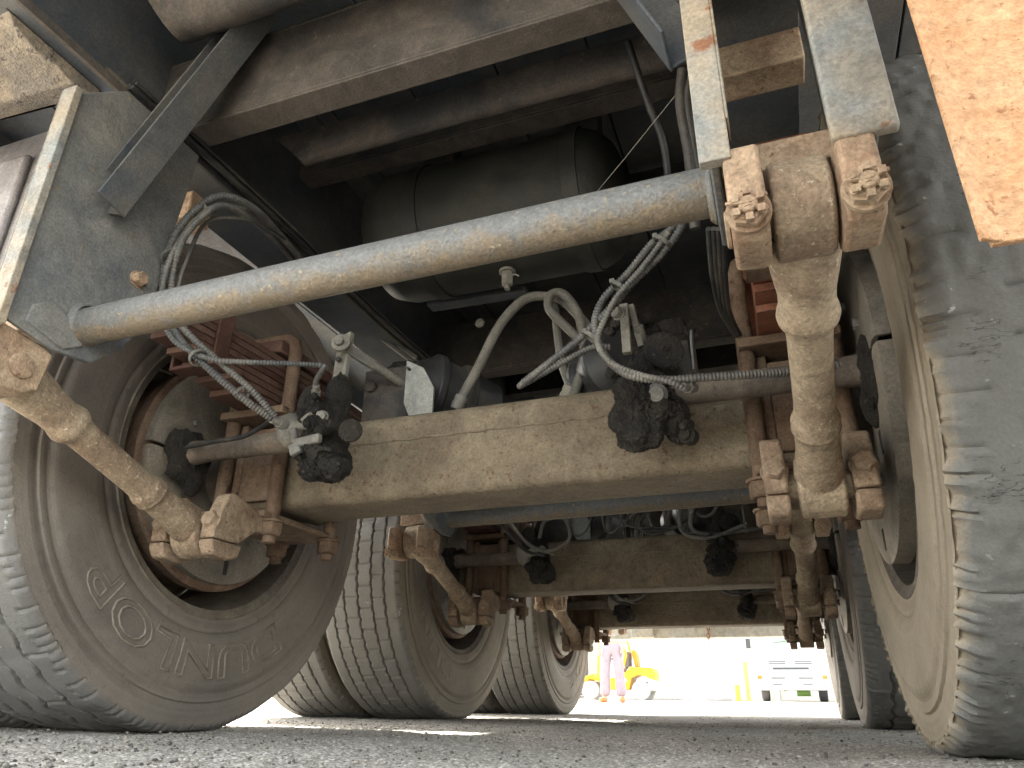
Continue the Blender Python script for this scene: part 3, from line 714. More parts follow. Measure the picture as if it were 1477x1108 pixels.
# left bundle: up and over from beam, down behind the tube, to the adjuster
c1 = hose(S([(600, 515, .42), (480, 425, .1), (405, 340, -.22), (365, 300, -.36), (320, 283, -.43), (280, 305, -.46), (250, 345, -.47), (236, 400, -.46), (240, 450, -.44), (262, 492, -.42), (310, 540, -.38), (355, 578, -.34), (392, 604, -.30)]), .0062, 'conduit', COND, .0009)
c2 = hose(S([(596, 523, .42), (470, 425, .1), (395, 345, -.22), (355, 312, -.36), (318, 297, -.43), (286, 318, -.46), (262, 350, -.47), (248, 400, -.46), (250, 450, -.44), (272, 482, -.42), (318, 524, -.38), (364, 564, -.34), (396, 600, -.30)]), .0055, 'conduit', COND, .0008)
hose(S([(365, 300, -.36), (310, 300, -.43), (272, 330, -.46), (243, 380, -.475), (233, 440, -.46), (250, 490, -.43), (300, 517, -.40), (345, 522, -.37), (400, 524, -.33), (462, 527, -.28), (466, 531, -.275), (456, 550, -.25), (455, 565, -.235)]), .0045, 'conduit', COND, .0007)
hose(S([(410, 345, -.22), (365, 320, -.36), (300, 320, -.43), (268, 380, -.455), (256, 420, -.45)]), .0035, 'cable', CABLE)
for (px, py, d, rr2) in ((300, 300, -.44, .016), (246, 372, -.467, .016), (286, 516, -.405, .015), (350, 568, -.345, .013)):
    tie(at(px, py, 'Y', d), rr2, at(px+20, py+20 if py > 350 else py-18, 'Y', d)-at(px, py, 'Y', d), c1)
b = MB(); p = at(392, 604, 'Y', -.30); q = at(414, 614, 'Y', -.27); b.cyl(p, p.lerp(q, .5), .008, 12); b.lathe([(0, .011), (.012, .011)], p.lerp(q, .45), q-p, 6); b.cyl(p.lerp(q, .8), q, .007, 12); b.build('hose_fitting', STEELD, T)
b = MB(); p = at(456, 556, 'Y', -.245); q = at(455, 582, 'Y', -.215); b.cyl(p, q, .006, 12); b.lathe([(0, .009), (.01, .009)], p.lerp(q, .3), q-p, 6); b.build('hose_fitting', STEELD, T)
# harness along the left beam flange
for i in range(5):
    x = -.438+.007*(i % 3); z = .957+.006*(i//2)
    hose([(x, -.60, z), (x+.003, -.2, z+.003*random.random()), (x-.002, .2, z-.004), (x+.002, .6, z+.002), (x, 1.4, z), (x, 2.6, z)], .0035+.001*(i % 2), 'cable', CABLE, seg=8)
# right conduits
r1 = hose(S([(1010, 250, -.30), (985, 322, -.30), (955, 365, -.28), (915, 405, -.26), (885, 440, -.25), (840, 485, -.24), (790, 525, -.22), (755, 552, -.2)]), .0058, 'conduit', COND, .0009)
r2 = hose(S([(1000, 240, -.30), (975, 320, -.30), (940, 352, -.28), (905, 395, -.26), (870, 432, -.25), (858, 470, -.25), (870, 510, -.26), (905, 540, -.27), (960, 548, -.26), (1010, 545, -.25), (1075, 541, -.23), (1150, 536, -.20), (1250, 522, -.17)]), .0058, 'conduit', COND, .0009)
hose(S([(965, 335, -.30), (925, 388, -.28), (892, 425, -.27), (875, 455, -.26), (862, 492, -.26), (880, 522, -.27), (920, 540, -.27), (965, 550, -.27), (990, 562, -.26)]), .0045, 'conduit', COND, .0008)
hose(S([(755, 552, -.2), (752, 556, -.19), (790, 535, -.18), (850, 503, -.16), (880, 500, -.15)]), .005, 'conduit', COND, .0008)
for (px, py, d) in ((955, 350, -.29), (893, 415, -.265), (853, 487, -.25)):
    tie(at(px, py, 'Y', d), .014, at(px-20, py+24, 'Y', d)-at(px, py, 'Y', d), r1)
b = MB(); p = at(985, 558, 'Y', -.26); q = at(1003, 560, 'Y', -.23); b.cyl(p, q, .006, 12); b.lathe([(0, .009), (.01, .009)], p.lerp(q, .4), q-p, 6); b.build('hose_fitting', STEELD, T)
# thick grey brake hoses in the middle
h1 = hose(S([(662, 582, .02), (690, 530, .03), (722, 468, .05), (757, 432, .07), (790, 428, .09), (815, 436, .10), (850, 475, .10), (880, 520, .10), (905, 560, .08)]), .0105, 'air_hose', HOSE, seg=16)
h2 = hose(S([(905, 520, .07), (850, 500, .08), (815, 470, .07), (792, 445, .06), (795, 425, .06), (812, 424, .07), (830, 445, .08), (838, 470, .08), (842, 520, .07), (825, 580, .02)]), .0095, 'air_hose', HOSE, seg=16)
h3 = hose(S([(800, 440, .10), (805, 490, .10), (812, 530, .09), (830, 575, .05)]), .0085, 'air_hose', HOSE, seg=16)
for px, py, d, hh in ((667, 572, .02, h1), (823, 560, .05, h3)):
    p = at(px, py, 'Y', d); q = at(px-7, py+14, 'Y', d); b = MB(); b.lathe([(0, .013), (.006, .0145), (.012, .013), (.018, .0145), (.03, .012)], p, q-p, 20); b.build('ferrule', STEELD, hh)
b = MB(); b.lump(at(925, 562, 'Y', -.165), (.046, .034, .040), .32, 26, 6, 21); b.lump(at(905, 600, 'Y', -.165), (.030, .03, .030), .35, 30, 6, 22); b.lump(at(975, 606, 'Y', -.165), (.020, .028, .036), .4, 32, 6, 24)
gm = b.build('caked_adjuster', GREASE, T)
fittings(at(925, 570, 'Y', -.175), (.045, .028, .05), 22, 3); fittings(at(975, 606, 'Y', -.175), (.018, .024, .034), 9, 5); fittings(at(470, 620, 'Y', -.20), (.032, .045, .055), 20, 8); fittings(at(485, 665, 'Y', -.20), (.03, .035, .02), 10, 9); fittings(at(915, 485, 'Y', -.14), (.04, .03, .03), 12, 12)
for yo in OFF[1:]:
    for sx in (-1, 1): fittings((sx*.285, yo-.19, .485), (.035, .04, .06), 16, 30+int(yo*10)+sx)
b = MB(); b.lathe([(0, .017), (.008, .017), (.011, .012), (.016, .011)], at(947, 570, 'Y', -.205), (.1, -1, -.3), 20); b.build('end_cap', STEELD, gm)
b = MB(); p = at(905, 575, 'Y', -.205); b.bar(p, at(945, 560, 'Y', -.205), .012, .012); b.bar(at(905, 590, 'Y', -.20), at(940, 596, 'Y', -.2), .012, .010); b.build('clevis', GREASE, gm, bevel=.002)
b = MB(); p = at(425, 640, 'Y', -.235); q = at(462, 632, 'Y', -.245); b.bar(p, q, .012, .016); b.bar(p, at(428, 655, 'Y', -.235), .012, .022); b.bar(p, at(424, 618, 'Y', -.235), .010, .012); b.build('clevis', STEELD, T, bevel=.003)
b = MB(); b.lathe([(0, .020), (.006, .020), (.010, .014)], at(506, 622, 'Y', -.225), (.4, -1, 0), 24); b.build('end_cap', GREASE, T)
hose(S([(270, 645, -.2), (310, 637, -.21), (350, 630, -.22), (378, 615, -.24), (396, 600, -.29)]), .0042, 'grease_line', CABLE)
# levers and rods on the right adjuster
b = MB(); b.bar(at(900, 440, 'Y', -.2), at(905, 510, 'Y', -.2), .014, .012, (0, 1, 0)); b.bar(at(910, 440, 'Y', -.19), at(925, 500, 'Y', -.17), .010, .014, (0, 1, 0)); b.cyl(at(920, 470, 'Y', -.185), at(943, 540, 'Y', -.12), .0085, 14)
b.hexbolt(at(892, 452, 'Y', -.205), (-.5, -1, 0), .010, .01); b.build('brake_lever', STEELD, T, bevel=.003)
# hanging pipes near the upper right and thin wire
hose(S([(905, 60, -.35), (935, 150, -.30), (955, 200, -.27), (963, 250, -.24), (968, 320, -.2)]), .006, 'air_hose', CABLE)
hose(S([(985, 100, -.42), (982, 150, -.40), (995, 230, -.37), (1003, 330, -.34)]), .008, 'air_hose', CABLE)
hose(S([(1000, 100, -.42), (992, 150, -.40), (1008, 250, -.36), (1010, 300, -.34)]), .006, 'air_hose', CABLE)
for i in range(4):
    hose(S([(1022+i*7, 330, -.40), (1028+i*6, 400, -.30), (1040+i*4, 450, -.2), (1062+i*2, 485, -.1), (1075, 500, .0)]), .0038, 'cable', CABLE, seg=8)
b = MB(); b.tube([at(982, 128, 'Y', -.40), at(900, 230, 'Y', -.3), at(850, 290, 'Y', -.2)], .0007, 6); b.build('thin_wire', STEELD, T)
# curls of hose by the second and third axles
for k, yo in ((1, OFF[1]), (2, OFF[2])):
    for i in range(3):
        r0 = .055+.012*i
        hose([(.17-.03*i, yo-.16, .80), (.12-.03*i, yo-.19, .66), (.05-.02*i, yo-.2, .575), (.09, yo-.2, .535+.01*i), (.19, yo-.19, .57), (.25, yo-.17, .66), (.27, yo-.15, .82)], .0042, 'air_hose', CABLE)
    hose([(.32, yo-.2, .84), (.24, yo-.22, .66), (.21, yo-.22, .55), (.26, yo-.22, .52), (.34, yo-.21, .525), (.46, yo-.19, .54), (.6, yo-.17, .545)], .0065, 'conduit', COND)
    hose([(.27, yo-.2, .84), (.20, yo-.22, .66), (.18, yo-.22, .54), (.26, yo-.23, .508), (.36, yo-.22, .54)], .006, 'conduit', COND)
    hose([(-.10, yo+.02, .60), (-.08, yo, .70), (-.03, yo-.02, .83), (.04, yo, .86), (.09, yo, .76), (.11, yo, .60)], .0105, 'air_hose', HOSE, seg=14)
    hose([(-.02, yo-.05, .60), (-.05, yo-.05, .70), (.0, yo-.05, .80), (.05, yo-.03, .70), (.04, yo, .60)], .009, 'air_hose', HOSE, seg=14)
    hose([(-.42, yo-.42, .72), (-.36, yo-.32, .60), (-.30, yo-.26, .52), (-.24, yo-.24, .495), (-.17, yo-.23, .53), (-.19, yo-.22, .60), (-.26, yo-.2, .60), (-.28, yo-.2, .54)], .006, 'air_hose', HOSE)
    hose([(-.43, yo-.46, .72), (-.37, yo-.34, .585), (-.31, yo-.27, .50), (-.25, yo-.24, .48)], .005, 'cable', CABLE)
    hose([(-.41, yo-.46, .74), (-.35, yo-.33, .60), (-.29, yo-.26, .51), (-.22, yo-.23, .485)], .004, 'cable', STEELD)
for k, yo in ((1, OFF[1]), (2, OFF[2])):
    rr3 = random.Random(40+k)
    for i in range(9):
        x = -.30+.07*i+rr3.uniform(-.03, .03); zt = .92; zl = .60+rr3.uniform(-.03, .06); dx = rr3.uniform(-.09, .09); y = yo-.14+rr3.uniform(-.04, .08)
        hose([(x, y+.1, zt), (x+dx*.2, y+.03, .80), (x+dx*.5, y, zl), (x+dx+.03, y, zl-.01), (x+dx+.06, y+.03, .72), (x+dx*1.2+.05, y+.1, zt)], rr3.choice((.0035, .005, .007)), 'air_hose', rr3.choice((HOSE, CABLE, COND)))
    b = MB(); b.cyl((-.05, yo-.10, .74), (.03, yo-.16, .60), .016, 16); b.build('damper', STEELD, T); b = MB(); b.cyl((.30, yo-.2, .74), (.38, yo-.16, .62), .016, 16); b.build('damper', STEELD, T)
    b = MB(); b.bar((-.20, yo-.12, .60), (-.19, yo-.12, .78), .035, .01); b.build('lever_plate', STEELD, T, bevel=.002)
# hose hanging from the hanger of the second axle
hose([(-.425, .62, .70), (-.43, .58, .62), (-.44, .52, .585), (-.425, .50, .52), (-.41, .54, .49)], .012, 'air_hose', HOSE, seg=14)

# ------------------------------------------------------------------ main frame
Y0, Y1 = -1.5, 3.95  # front end cut short behind the camera to let light in underneath
for s in (-1, 1):
    b = MB()
    b.b2((s*.506, Y0, .962), (s*.514, Y1, 1.325)); b.b2((s*.450, Y0, .950), (s*.575, Y1, .962)); b.b2((s*.450, Y0, 1.325), (s*.575, Y1, 1.337))
    mbm = b.build('main_beam', CHAS, T, bevel=.0015)
    b = MB(); b.b2((s*.4485, Y0, .9475), (s*.4555, Y1, .9645)); b.build('flange_edge', CHASB, mbm, bevel=.001)
# crossmembers
def channel(y, z0, z1, x0, x1, fl=.045, mat=CHASB, th=.007, name='crossmember'):
    b = MB(); b.b2((x0, y, z0+th), (x1, y+th, z1-th)); b.b2((x0, y, z0), (x1, y+fl, z0+th)); b.b2((x0, y, z1-th), (x1, y+fl, z1))
    return b.build(name, mat, T, bevel=.002)
def hat(y, z0, x0, x1, r=.07, name='floor_bearer'):
    """shallow curved floor bearer with an open, slanted end"""
    b = MB(); N = 10; th = .005
    ring = []
    for k in range(N+1):
        a = R(180+180*k/N); ring.append((y+r*.55*math.cos(a), z0+r+r*math.sin(a), a))
    vs = []
    for (x, sl) in ((x0, 1), (x1, 0)):
        for (yy, zz, a) in ring: vs.append((x-sl*.055*(zz-z0)/r, yy, zz))
        for (yy, zz, a) in ring[::-1]: vs.append((x-sl*.055*(zz-z0)/r, yy-th*math.cos(a), zz-th*math.sin(a)))
    n = 2*(N+1); fs = [(k, (k+1) % n, (k+1) % n+n, k+n) for k in range(n)]+[tuple(range(n))[::-1], tuple(range(n, 2*n))]
    b.add(vs, fs); return b.build(name, CHASB, T, bevel=.0)
channel(-.488, .967, 1.145, -.505, .505, .05)
hat(-.60, 1.050, -.372, .505, .115); hat(-.28, 1.035, -.34, .505, .055)
for y, z0, z1 in ((-.10, 1.19, 1.30), (.28, 1.19, 1.30), (.62, .967, 1.145), (.95, 1.19, 1.3), (1.3, 1.19, 1.3), (1.65, 1.19, 1.3), (1.93, .967, 1.145), (2.3, 1.19, 1.3), (2.7, 1.19, 1.3), (3.2, .967, 1.145), (-1.0, 1.19, 1.3), (-1.4, 1.19, 1.3)):
    channel(y, z0, z1, -.505, .505, .05)
# deck floor boards and side rail
dk = empty('deck', (0, 0, 0), T)
nb = 12
for i in range(nb):
    x0 = -1.24+i*2.48/nb; b = MB(); b.b2((x0+.002, Y0, 1.338), (x0+2.48/nb-.002, Y1, 1.372)); b.build('floor_board', CHAS, dk, bevel=.002)
b = MB(); b.b2((-1.24, Y0, 1.373), (1.24, Y1, 1.39)); b.build('light_block_sheet', CHAS, dk)  # added cover that stops light leaking through the board gaps
for s in (-1, 1):
    b = MB(); b.b2((s*1.242, Y0, 1.22), (s*1.252, Y1, 1.40)); b.b2((s*1.19, Y0, 1.22), (s*1.242, Y1, 1.228)); b.build('side_rail', CHAS, dk, bevel=.002)
# diagonal braces (angle iron)
for s in (-1, 1):
    p = Vector((s*.432, -.575, .725)); q = Vector((s*.285, -.505, 1.16)); d = (q-p).normalized()
    n1_ = Vector((0, -1, .0)); n1_ = (n1_-d*n1_.dot(d)).normalized(); n2_ = d.cross(n1_)*(-s)
    b = MB(); b.bar(p, q, .004, .050, n1_.cross(d)); 
    b.bar(p+n2_*.027+n1_*.022, q+n2_*.027+n1_*.022, .052, .004, n2_.cross(d).cross(d)); b.bar(p-n2_*.027+n1_*.016, q-n2_*.027+n1_*.016, .034, .004, n2_)
    b.build('diagonal_brace', CHAS, T, bevel=.001)
# outriggers above the tyres
for s in (-1, 1):
    b = MB(); y = -.69
    vs_ = [(-.085, 1.15), (-.085, .955), (-.07, .935), (-.03, .924), (.0, .930), (.03, .922), (.065, .935), (.08, .955), (.08, 1.15)]
    n = len(vs_)
    V_ = [(s*.478, y+a, z if z < 1 else .9485) for a, z in vs_]+[(s*1.22, y+a, z+.06) for a, z in vs_]
    F_ = [(i, i+1, i+1+n, i+n) for i in range(n-1)]+[tuple(range(n)), tuple(range(n, 2*n))[::-1]]
    b.add(V_, F_); o = b.build('outrigger', OUTR, T, bevel=.004)
    b = MB(); b.plate([(-.62, .963), (-.40, .963), (-.42, 1.03), (-.60, 1.03)], (s*.5045, 0, 0), (0, 1, 0), (0, 0, 1), s*.02); b.build('gusset', OUTR, o, bevel=.003)
# grey moulded mudguard in front of the left tyres
b = MB(); 
prof_ = [(-.50, .52), (-.515, .60), (-.515, 1.0), (-.508, 1.05), (-.48, 1.09), (-.40, 1.105), (-.2, 1.11), (.2, 1.11), (.2, 1.105), (-.2, 1.104), (-.398, 1.099), (-.475, 1.083), (-.502, 1.046), (-.509, 1.0), (-.509, .60), (-.494, .52)]
b.plate(prof_, (-.655, 0, 0), (0, 1, 0), (0, 0, 1), -.56); mg = b.build('mudguard', FEND, T, bevel=.002)
b = MB(); b.b2((-.76, -.53, .62), (-1.15, -.5155, .98)); b.build('stiffening_panel', FEND, mg, bevel=.012)
# rusty folded steel flap hanging close to the camera on the right
fl = MB(); yb = -.86
p = at(1405, 352, 'Y', yb); z_b = p.z; xl = at(1350, 170, 'Y', yb).x+.006; z_b -= .004
top = 1.0
fl.plate([(xl, z_b), (xl+.45, z_b+.0), (xl+.45, top), (xl, top)], (0, yb, 0), (1, 0, 0), (0, 0, 1), .004)
fl.plate([(xl-.006, yb-.007), (xl+.006, yb-.0005), (xl+.006, yb-.0035), (xl-.005, yb-.010)], (0, 0, z_b+.0005), (1, 0, 0), (0, 1, 0), top-z_b-.001)
for zz_ in (z_b+.10, z_b+.26): fl.hexbolt((xl+.055, yb-.0005, zz_), (0, -1, 0), .008, .006)
fl.build('mudguard_stay', ORANGE, T, bevel=.0012, label='orange rusty folded steel plate at the upper right')
# air tank with strap and drain valve
b = MB(); b.lathe([(-.36, .02), (-.355, .07), (-.34, .11), (-.32, .137), (-.28, .150), (.175, .150), (.205, .138), (.23, .11), (.245, .07), (.25, .02)], (0, .045, 1.055), (1, 0, 0), 56)
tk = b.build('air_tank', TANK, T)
for x in (.155, -.20):
    b = MB(); b.lathe([(-.016, .1505), (.016, .1505), (.016, .154), (-.016, .154)], (x, .045, 1.055), (1, 0, 0), 56, closed=True); b.build('strap', TANK, tk)
dv = at(725, 388, 'Y', -.0); b = MB(); zz = .901
b.lathe([(0, .018), (.006, .018), (.006, .012), (.012, .012)], (-.02, .03, zz+.004), (0, 0, -1), 20); b.lathe([(.012, .013), (.034, .013), (.037, .009)], (-.02, .03, zz+.004), (0, 0, -1), 6); b.cyl((-.02, .03, zz-.03), (-.02, .03, zz-.042), .006, 10)
b.tube([(-.02, .03, zz-.012), (.0, .025, zz-.012), (.008, .025, zz-.018)], .002, 6); b.build('drain_valve', STEELD, tk)
for x in (.155, -.20):
    b = MB(); b.b2((x-.04, .02, 1.19), (x+.04, .07, 1.33)); b.build('hanger_bracket', CHAS, tk, bevel=.003)
# dark bracket bars behind the tank
b = MB(); b.bar(at(620, 442, 'Y', .25), at(760, 420, 'Y', .25), .04, .015); b.build('tank_bracket', CHAS, T, bevel=.004)
b = MB(); b.lump(at(692, 466, 'Y', .25), (.012, .008, .012), .1, 20, 3, 2); b.build('plug', STEELD, T)
# pale bumper with chain and mounting blocks
b = MB(); b.b2((-1.2, 3.60, .425), (1.2, 3.72, .548)); bp = b.build('rear_bumper', PALE, T, bevel=.006, label='pale underrun bumper across the far end of the trailer')
b = MB(); b.b2((-.50, 3.575, .43), (-.36, 3.5985, .545)); b.b2((-.34, 3.585, .49), (-.26, 3.5985, .54)); b.build('mounting_block', PALE, bp, bevel=.004)
for s in (-1, 1):
    b = MB(); b.b2((s*.47, 3.60, .548), (s*.55, 3.70, .95)); b.build('bumper_post', CHAS, bp, bevel=.004)
cx0 = at(1020, 895, 'Y', 3.58)
for i in range(7):
    b = MB(); zc = .555-.024*i; n_ = 12; a_ = i % 2
    pts = []
    for k in range(n_+1):
        t = 2*math.pi*k/n_; hx, hz = .008*math.cos(t), .014*math.sin(t)+(.005 if math.sin(t) > 0 else -.005)
        pts.append((cx0.x+(hx if a_ else 0)+.003*math.sin(i), 3.585+(0 if a_ else hx), zc+hz))
    b.tube(pts, .0028, 6, cap=False); b.build('chain_link', CHAIN, bp)
# transport box frame behind axle two
b = MB(); b.b2((-.30, .95, .74), (.30, 1.0, .76)); b.b2((-.30, .95, .76), (-.27, 1.0, .96)); b.b2((.27, .95, .76), (.30, 1.0, .96)); b.build('pipe_rack', STEELD, T, bevel=.002)

# ================================================================== YARD BEYOND
def gzz(y): return float(gz(np.array(y)))-.0055
YEL = plain('forklift_yellow', (.72, .36, .01), .4); ORG = plain('forklift_orange', (.75, .2, .01), .4)
LGR = plain('light_grey_paint', (.5, .52, .52), .5); DGR = plain('dark_grey', (.07, .07, .075), .6); WHT = plain('white_paint', (.55, .55, .54), .35)
GLS = plain('windscreen_glass', (.30, .38, .33), .15); WTY = plain('pale_rubber', (.42, .42, .40), .7); SEATM = plain('seat_vinyl', (.1, .1, .1), .6)
LENS = plain('lamp_orange', (.8, .22, .03), .3); RLENS = plain('lamp_red', (.7, .03, .02), .3); CHRM = plain('chrome', (.35, .36, .37), .25, .8); GRN = plain('green_sheet', (.25, .42, .1), .7)
LAV = plain('lavender_cloth', (.29, .235, .262), .9, bump=.2); SKIN = plain('skin', (.5, .3, .2), .6); SHOE = plain('orange_shoe', (.75, .2, .06), .6); SHIRT = plain('pale_shirt', (.55, .56, .6), .9); HAIR = plain('hair', (.03, .025, .02), .7)
# forklift, nose to the left
FY = 21.; gf_ = gzz(FY); P0 = at(930, 1005, 'Y', FY).x   # rear wheel x
fk = empty('forklift', (P0-.7, FY, gf_), None, 'yellow forklift parked in the bright yard behind the legs of the person', 'forklift')
def FK(b, name, mat, bevel=.01, parent=None): return b.build(name, mat, parent or fk, bevel=bevel)
b = MB(); b.plate([(-.95, .40), (-.95, .62), (-.70, .70), (-.55, .55), (-.35, .55), (.05, .62), (.28, .75), (.40, .88), (1.02, .85), (1.10, .72), (1.08, .48), (.95, .48), (.86, .62), (.62, .66), (.42, .58), (.36, .28), (-.42, .28), (-.50, .50), (-.80, .56), (-.92, .42)], (0, .42, 0), (1, 0, 0), (0, 0, 1), .84); FK(b, 'body', YEL, .02)
b = MB(); b.plate([(.78, .22), (1.06, .26), (1.12, .50), (.98, .56), (.90, .58), (.88, .40)], (0, .44, 0), (1, 0, 0), (0, 0, 1), .88); FK(b, 'counterweight', LGR, .02)
for x, r_ in ((.7, .255), (-.75, .25)):
    for y in (-.5, .42):
        b = MB(); b.lathe([(0, r_*.55), (0, r_*.92), (.02, r_), (.14, r_), (.16, r_*.92), (.16, r_*.5)], (x, y-.06, r_), (0, 1, 0), 32); wf = FK(b, 'wheel', WTY, 0)
        b = MB(); b.lathe([(-.005, .03), (-.005, r_*.3), (.012, r_*.52), (.15, r_*.52)], (x, y-.06, r_), (0, 1, 0), 24); FK(b, 'rim', WHT, 0, wf)
for y in (-.40, .40):
    b = MB(); b.bar((.12, y, .62), (.30, y, 1.2), .07, .10, (0, 1, 0)); b.bar((.30, y, 1.2), (.10, y, 2.05), .06, .08, (0, 1, 0)); b.bar((-.55, y, .55), (-.42, y, 2.05), .05, .06, (0, 1, 0)); b.b2((-.48, y-.03, 2.03), (.12, y+.03, 2.09)); FK(b, 'overhead_guard', YEL, .008)
for i in range(5): b = MB(); b.b2((-.40+.11*i, -.4, 2.04), (-.36+.11*i, .4, 2.08)); FK(b, 'guard_bar', YEL, .004)
b = MB(); b.plate([(.50, .88), (.46, 1.1), (.42, 1.32), (.50, 1.36), (.58, 1.2), (.60, .88)], (0, .2, 0), (1, 0, 0), (0, 0, 1), .4); FK(b, 'backrest', ORG, .02)
b = MB(); b.b2((-.1, -.25, .75), (.32, .25, .86)); b.b2((.22, -.25, .86), (.34, .25, 1.3)); FK(b, 'seat', SEATM, .02)
b = MB(); b.cyl((-.38, 0, .7), (-.30, 0, 1.05), .02, 10); b.lathe([(0, .16), (.02, .16), (.02, .14), (0, .14)], (-.30, 0, 1.05), (-.5, 0, 1), 24, closed=True); FK(b, 'steering_wheel', DGR, 0)
for y in (-.32, .32):
    b = MB(); b.b2((-1.12, y-.05, .12), (-1.02, y+.05, 2.0)); FK(b, 'mast_rail', DGR, .005)
    b = MB(); b.b2((-2.2, y-.06, .06), (-1.13, y+.06, .10)); b.b2((-1.18, y-.06, .10), (-1.125, y+.06, .6)); FK(b, 'fork', DGR, .005)
b = MB(); b.b2((-1.125, -.45, .3), (-1.122+.0, .45, .36)); b.b2((-1.126, -.45, .55), (-1.12, .45, .62)); FK(b, 'carriage', DGR, .003)
b = MB(); b.box((.22, -.4225, .52), (.13, .003, .13), Matrix.Rotation(R(45), 3, 'Y')); FK(b, 'warning_decal', WHT, 0)
b = MB(); b.box((.22, -.4255, .52), (.05, .003, .05)); FK(b, 'decal_mark', DGR, 0)
# truck facing the camera
TY = 24.; tg = gzz(TY); TX = at(1146, 1005, 'Y', TY).x
tr = empty('truck', (TX, TY, tg), None, 'white truck parked facing the trailer, seen between the rear wheels', 'truck')
def TK(b, name, mat, bevel=.01, parent=None, label=None): return b.build(name, mat, parent or tr, bevel=bevel, label=label)
def fp(poly, y, th, name, mat, bevel=.01, parent=None, label=None):
    b = MB(); b.plate([(x, z) for x, z in poly], (0, y, 0), (1, 0, 0), (0, 0, 1), -th); return TK(b, name, mat, bevel, parent, label)
fp([(-1.12, .62), (1.12, .62), (1.15, .9), (1.12, 1.85), (1.06, 2.75), (-1.06, 2.75), (-1.12, 1.85), (-1.15, .9)], .0, 1.9, 'cab', WHT, .05)
ws = fp([(-1.0, 1.92), (1.0, 1.92), (.97, 2.55), (-.97, 2.55)], -.012, .01, 'windscreen', GLS, .02)
for x in (-.5, .15): b = MB(); b.bar((x, -.03, 1.93), (x+.55, -.03, 2.0), .012, .015); TK(b, 'wiper', DGR, 0, ws)
fp([(-.82, 1.38), (.82, 1.38), (.78, 1.06), (.66, 1.0), (-.66, 1.0), (-.78, 1.06)], -.03, .03, 'grille', LGR, .01)
for z, x in ((1.31, .72), (1.24, .72)):
    b = MB(); b.b2((-x, -.036, z-.02), (-.16, -.031, z+.01)); TK(b, 'grille_slot', DGR, 0); b = MB(); b.b2((.16, -.036, z-.02), (x, -.031, z+.01)); TK(b, 'grille_slot', DGR, 0)
b = MB(); b.b2((-.6, -.036, 1.04), (.6, -.031, 1.11)); TK(b, 'grille_slot', DGR, 0)
b = MB(); b.lathe([(-.01, .13), (.01, .13), (.01, .10), (-.01, .10)], (0, -.06, 1.32), (0, 1, 0), 32, closed=True); b.b2((-.10, -.07, 1.30), (.10, -.055, 1.34)); b.bar((-.05, -.062, 1.24), (-.05, -.062, 1.41), .012, .03, (1, 0, 0)); b.bar((.05, -.062, 1.24), (.05, -.062, 1.41), .012, .03, (1, 0, 0)); TK(b, 'emblem', CHRM, 0)
fp([(-1.17, .92), (1.17, .92), (1.2, .8), (1.16, .42), (1.05, .36), (-1.05, .36), (-1.16, .42), (-1.2, .8)], -.10, .25, 'bumper', WHT, .03)
for s in (-1, 1):
    b = MB(); b.b2((s*.70, -.112, .72), (s*.98, -.1005, .84)); hl = TK(b, 'headlight', CHRM, .01)
    b = MB(); b.lathe([(0, .045), (.02, .04)], (s*.84, -.11, .78), (0, -1, 0), 20); TK(b, 'lens', LGR, 0, hl)
    b = MB(); b.b2((s*1.0, -.113, .72), (s*1.15, -.1005, .85)); TK(b, 'indicator', LENS, .01)
    b = MB(); b.b2((s*.34, -.106, .53), (s*.66, -.1005, .56)); TK(b, 'bumper_slot', DGR, 0)
    b = MB(); b.b2((s*.22, -.106, .74), (s*.68, -.1005, .78)); TK(b, 'bumper_slot', DGR, 0)
    b = MB(); b.lathe([(0, .2), (0, .44), (.03, .48), (.25, .48), (.28, .44), (.28, .2)], (s*.97-.14, .9, .48), (1, 0, 0), 40); wq = TK(b, 'wheel', DGR, 0)
    b = MB(); b.lathe([(-.005, .05), (-.005, .22), (.285, .22), (.285, .05)], (s*.97-.14, .9, .48), (1, 0, 0), 24); TK(b, 'rim', LGR, 0, wq)
    b = MB(); b.tube([(s*1.1, .1, 2.4), (s*1.32, -.05, 2.38), (s*1.32, -.05, 1.75)], .015, 8); b.b2((s*1.26, -.09, 1.75), (s*1.42, -.03, 2.15)); TK(b, 'mirror', DGR if s < 0 else LGR, .01)
b = MB(); b.b2((-.20, -.112, .48), (.20, -.1045, .70)); TK(b, 'number_plate', LGR, .004)
b = MB(); b.b2((-1.15, 1.95, .95), (1.15, 8.5, 3.2)); TK(b, 'box_body', WHT, .02)
b = MB(); b.b2((-.42, .1, .45), (-.34, 8.4, .7)); b.b2((.34, .1, .45), (.42, 8.4, .7)); TK(b, 'frame_rail', DGR, 0)
b = MB(); b.cyl((.1, .6, .32), (.55, .6, .32), .14, 20); TK(b, 'oil_pan', GRN, 0)
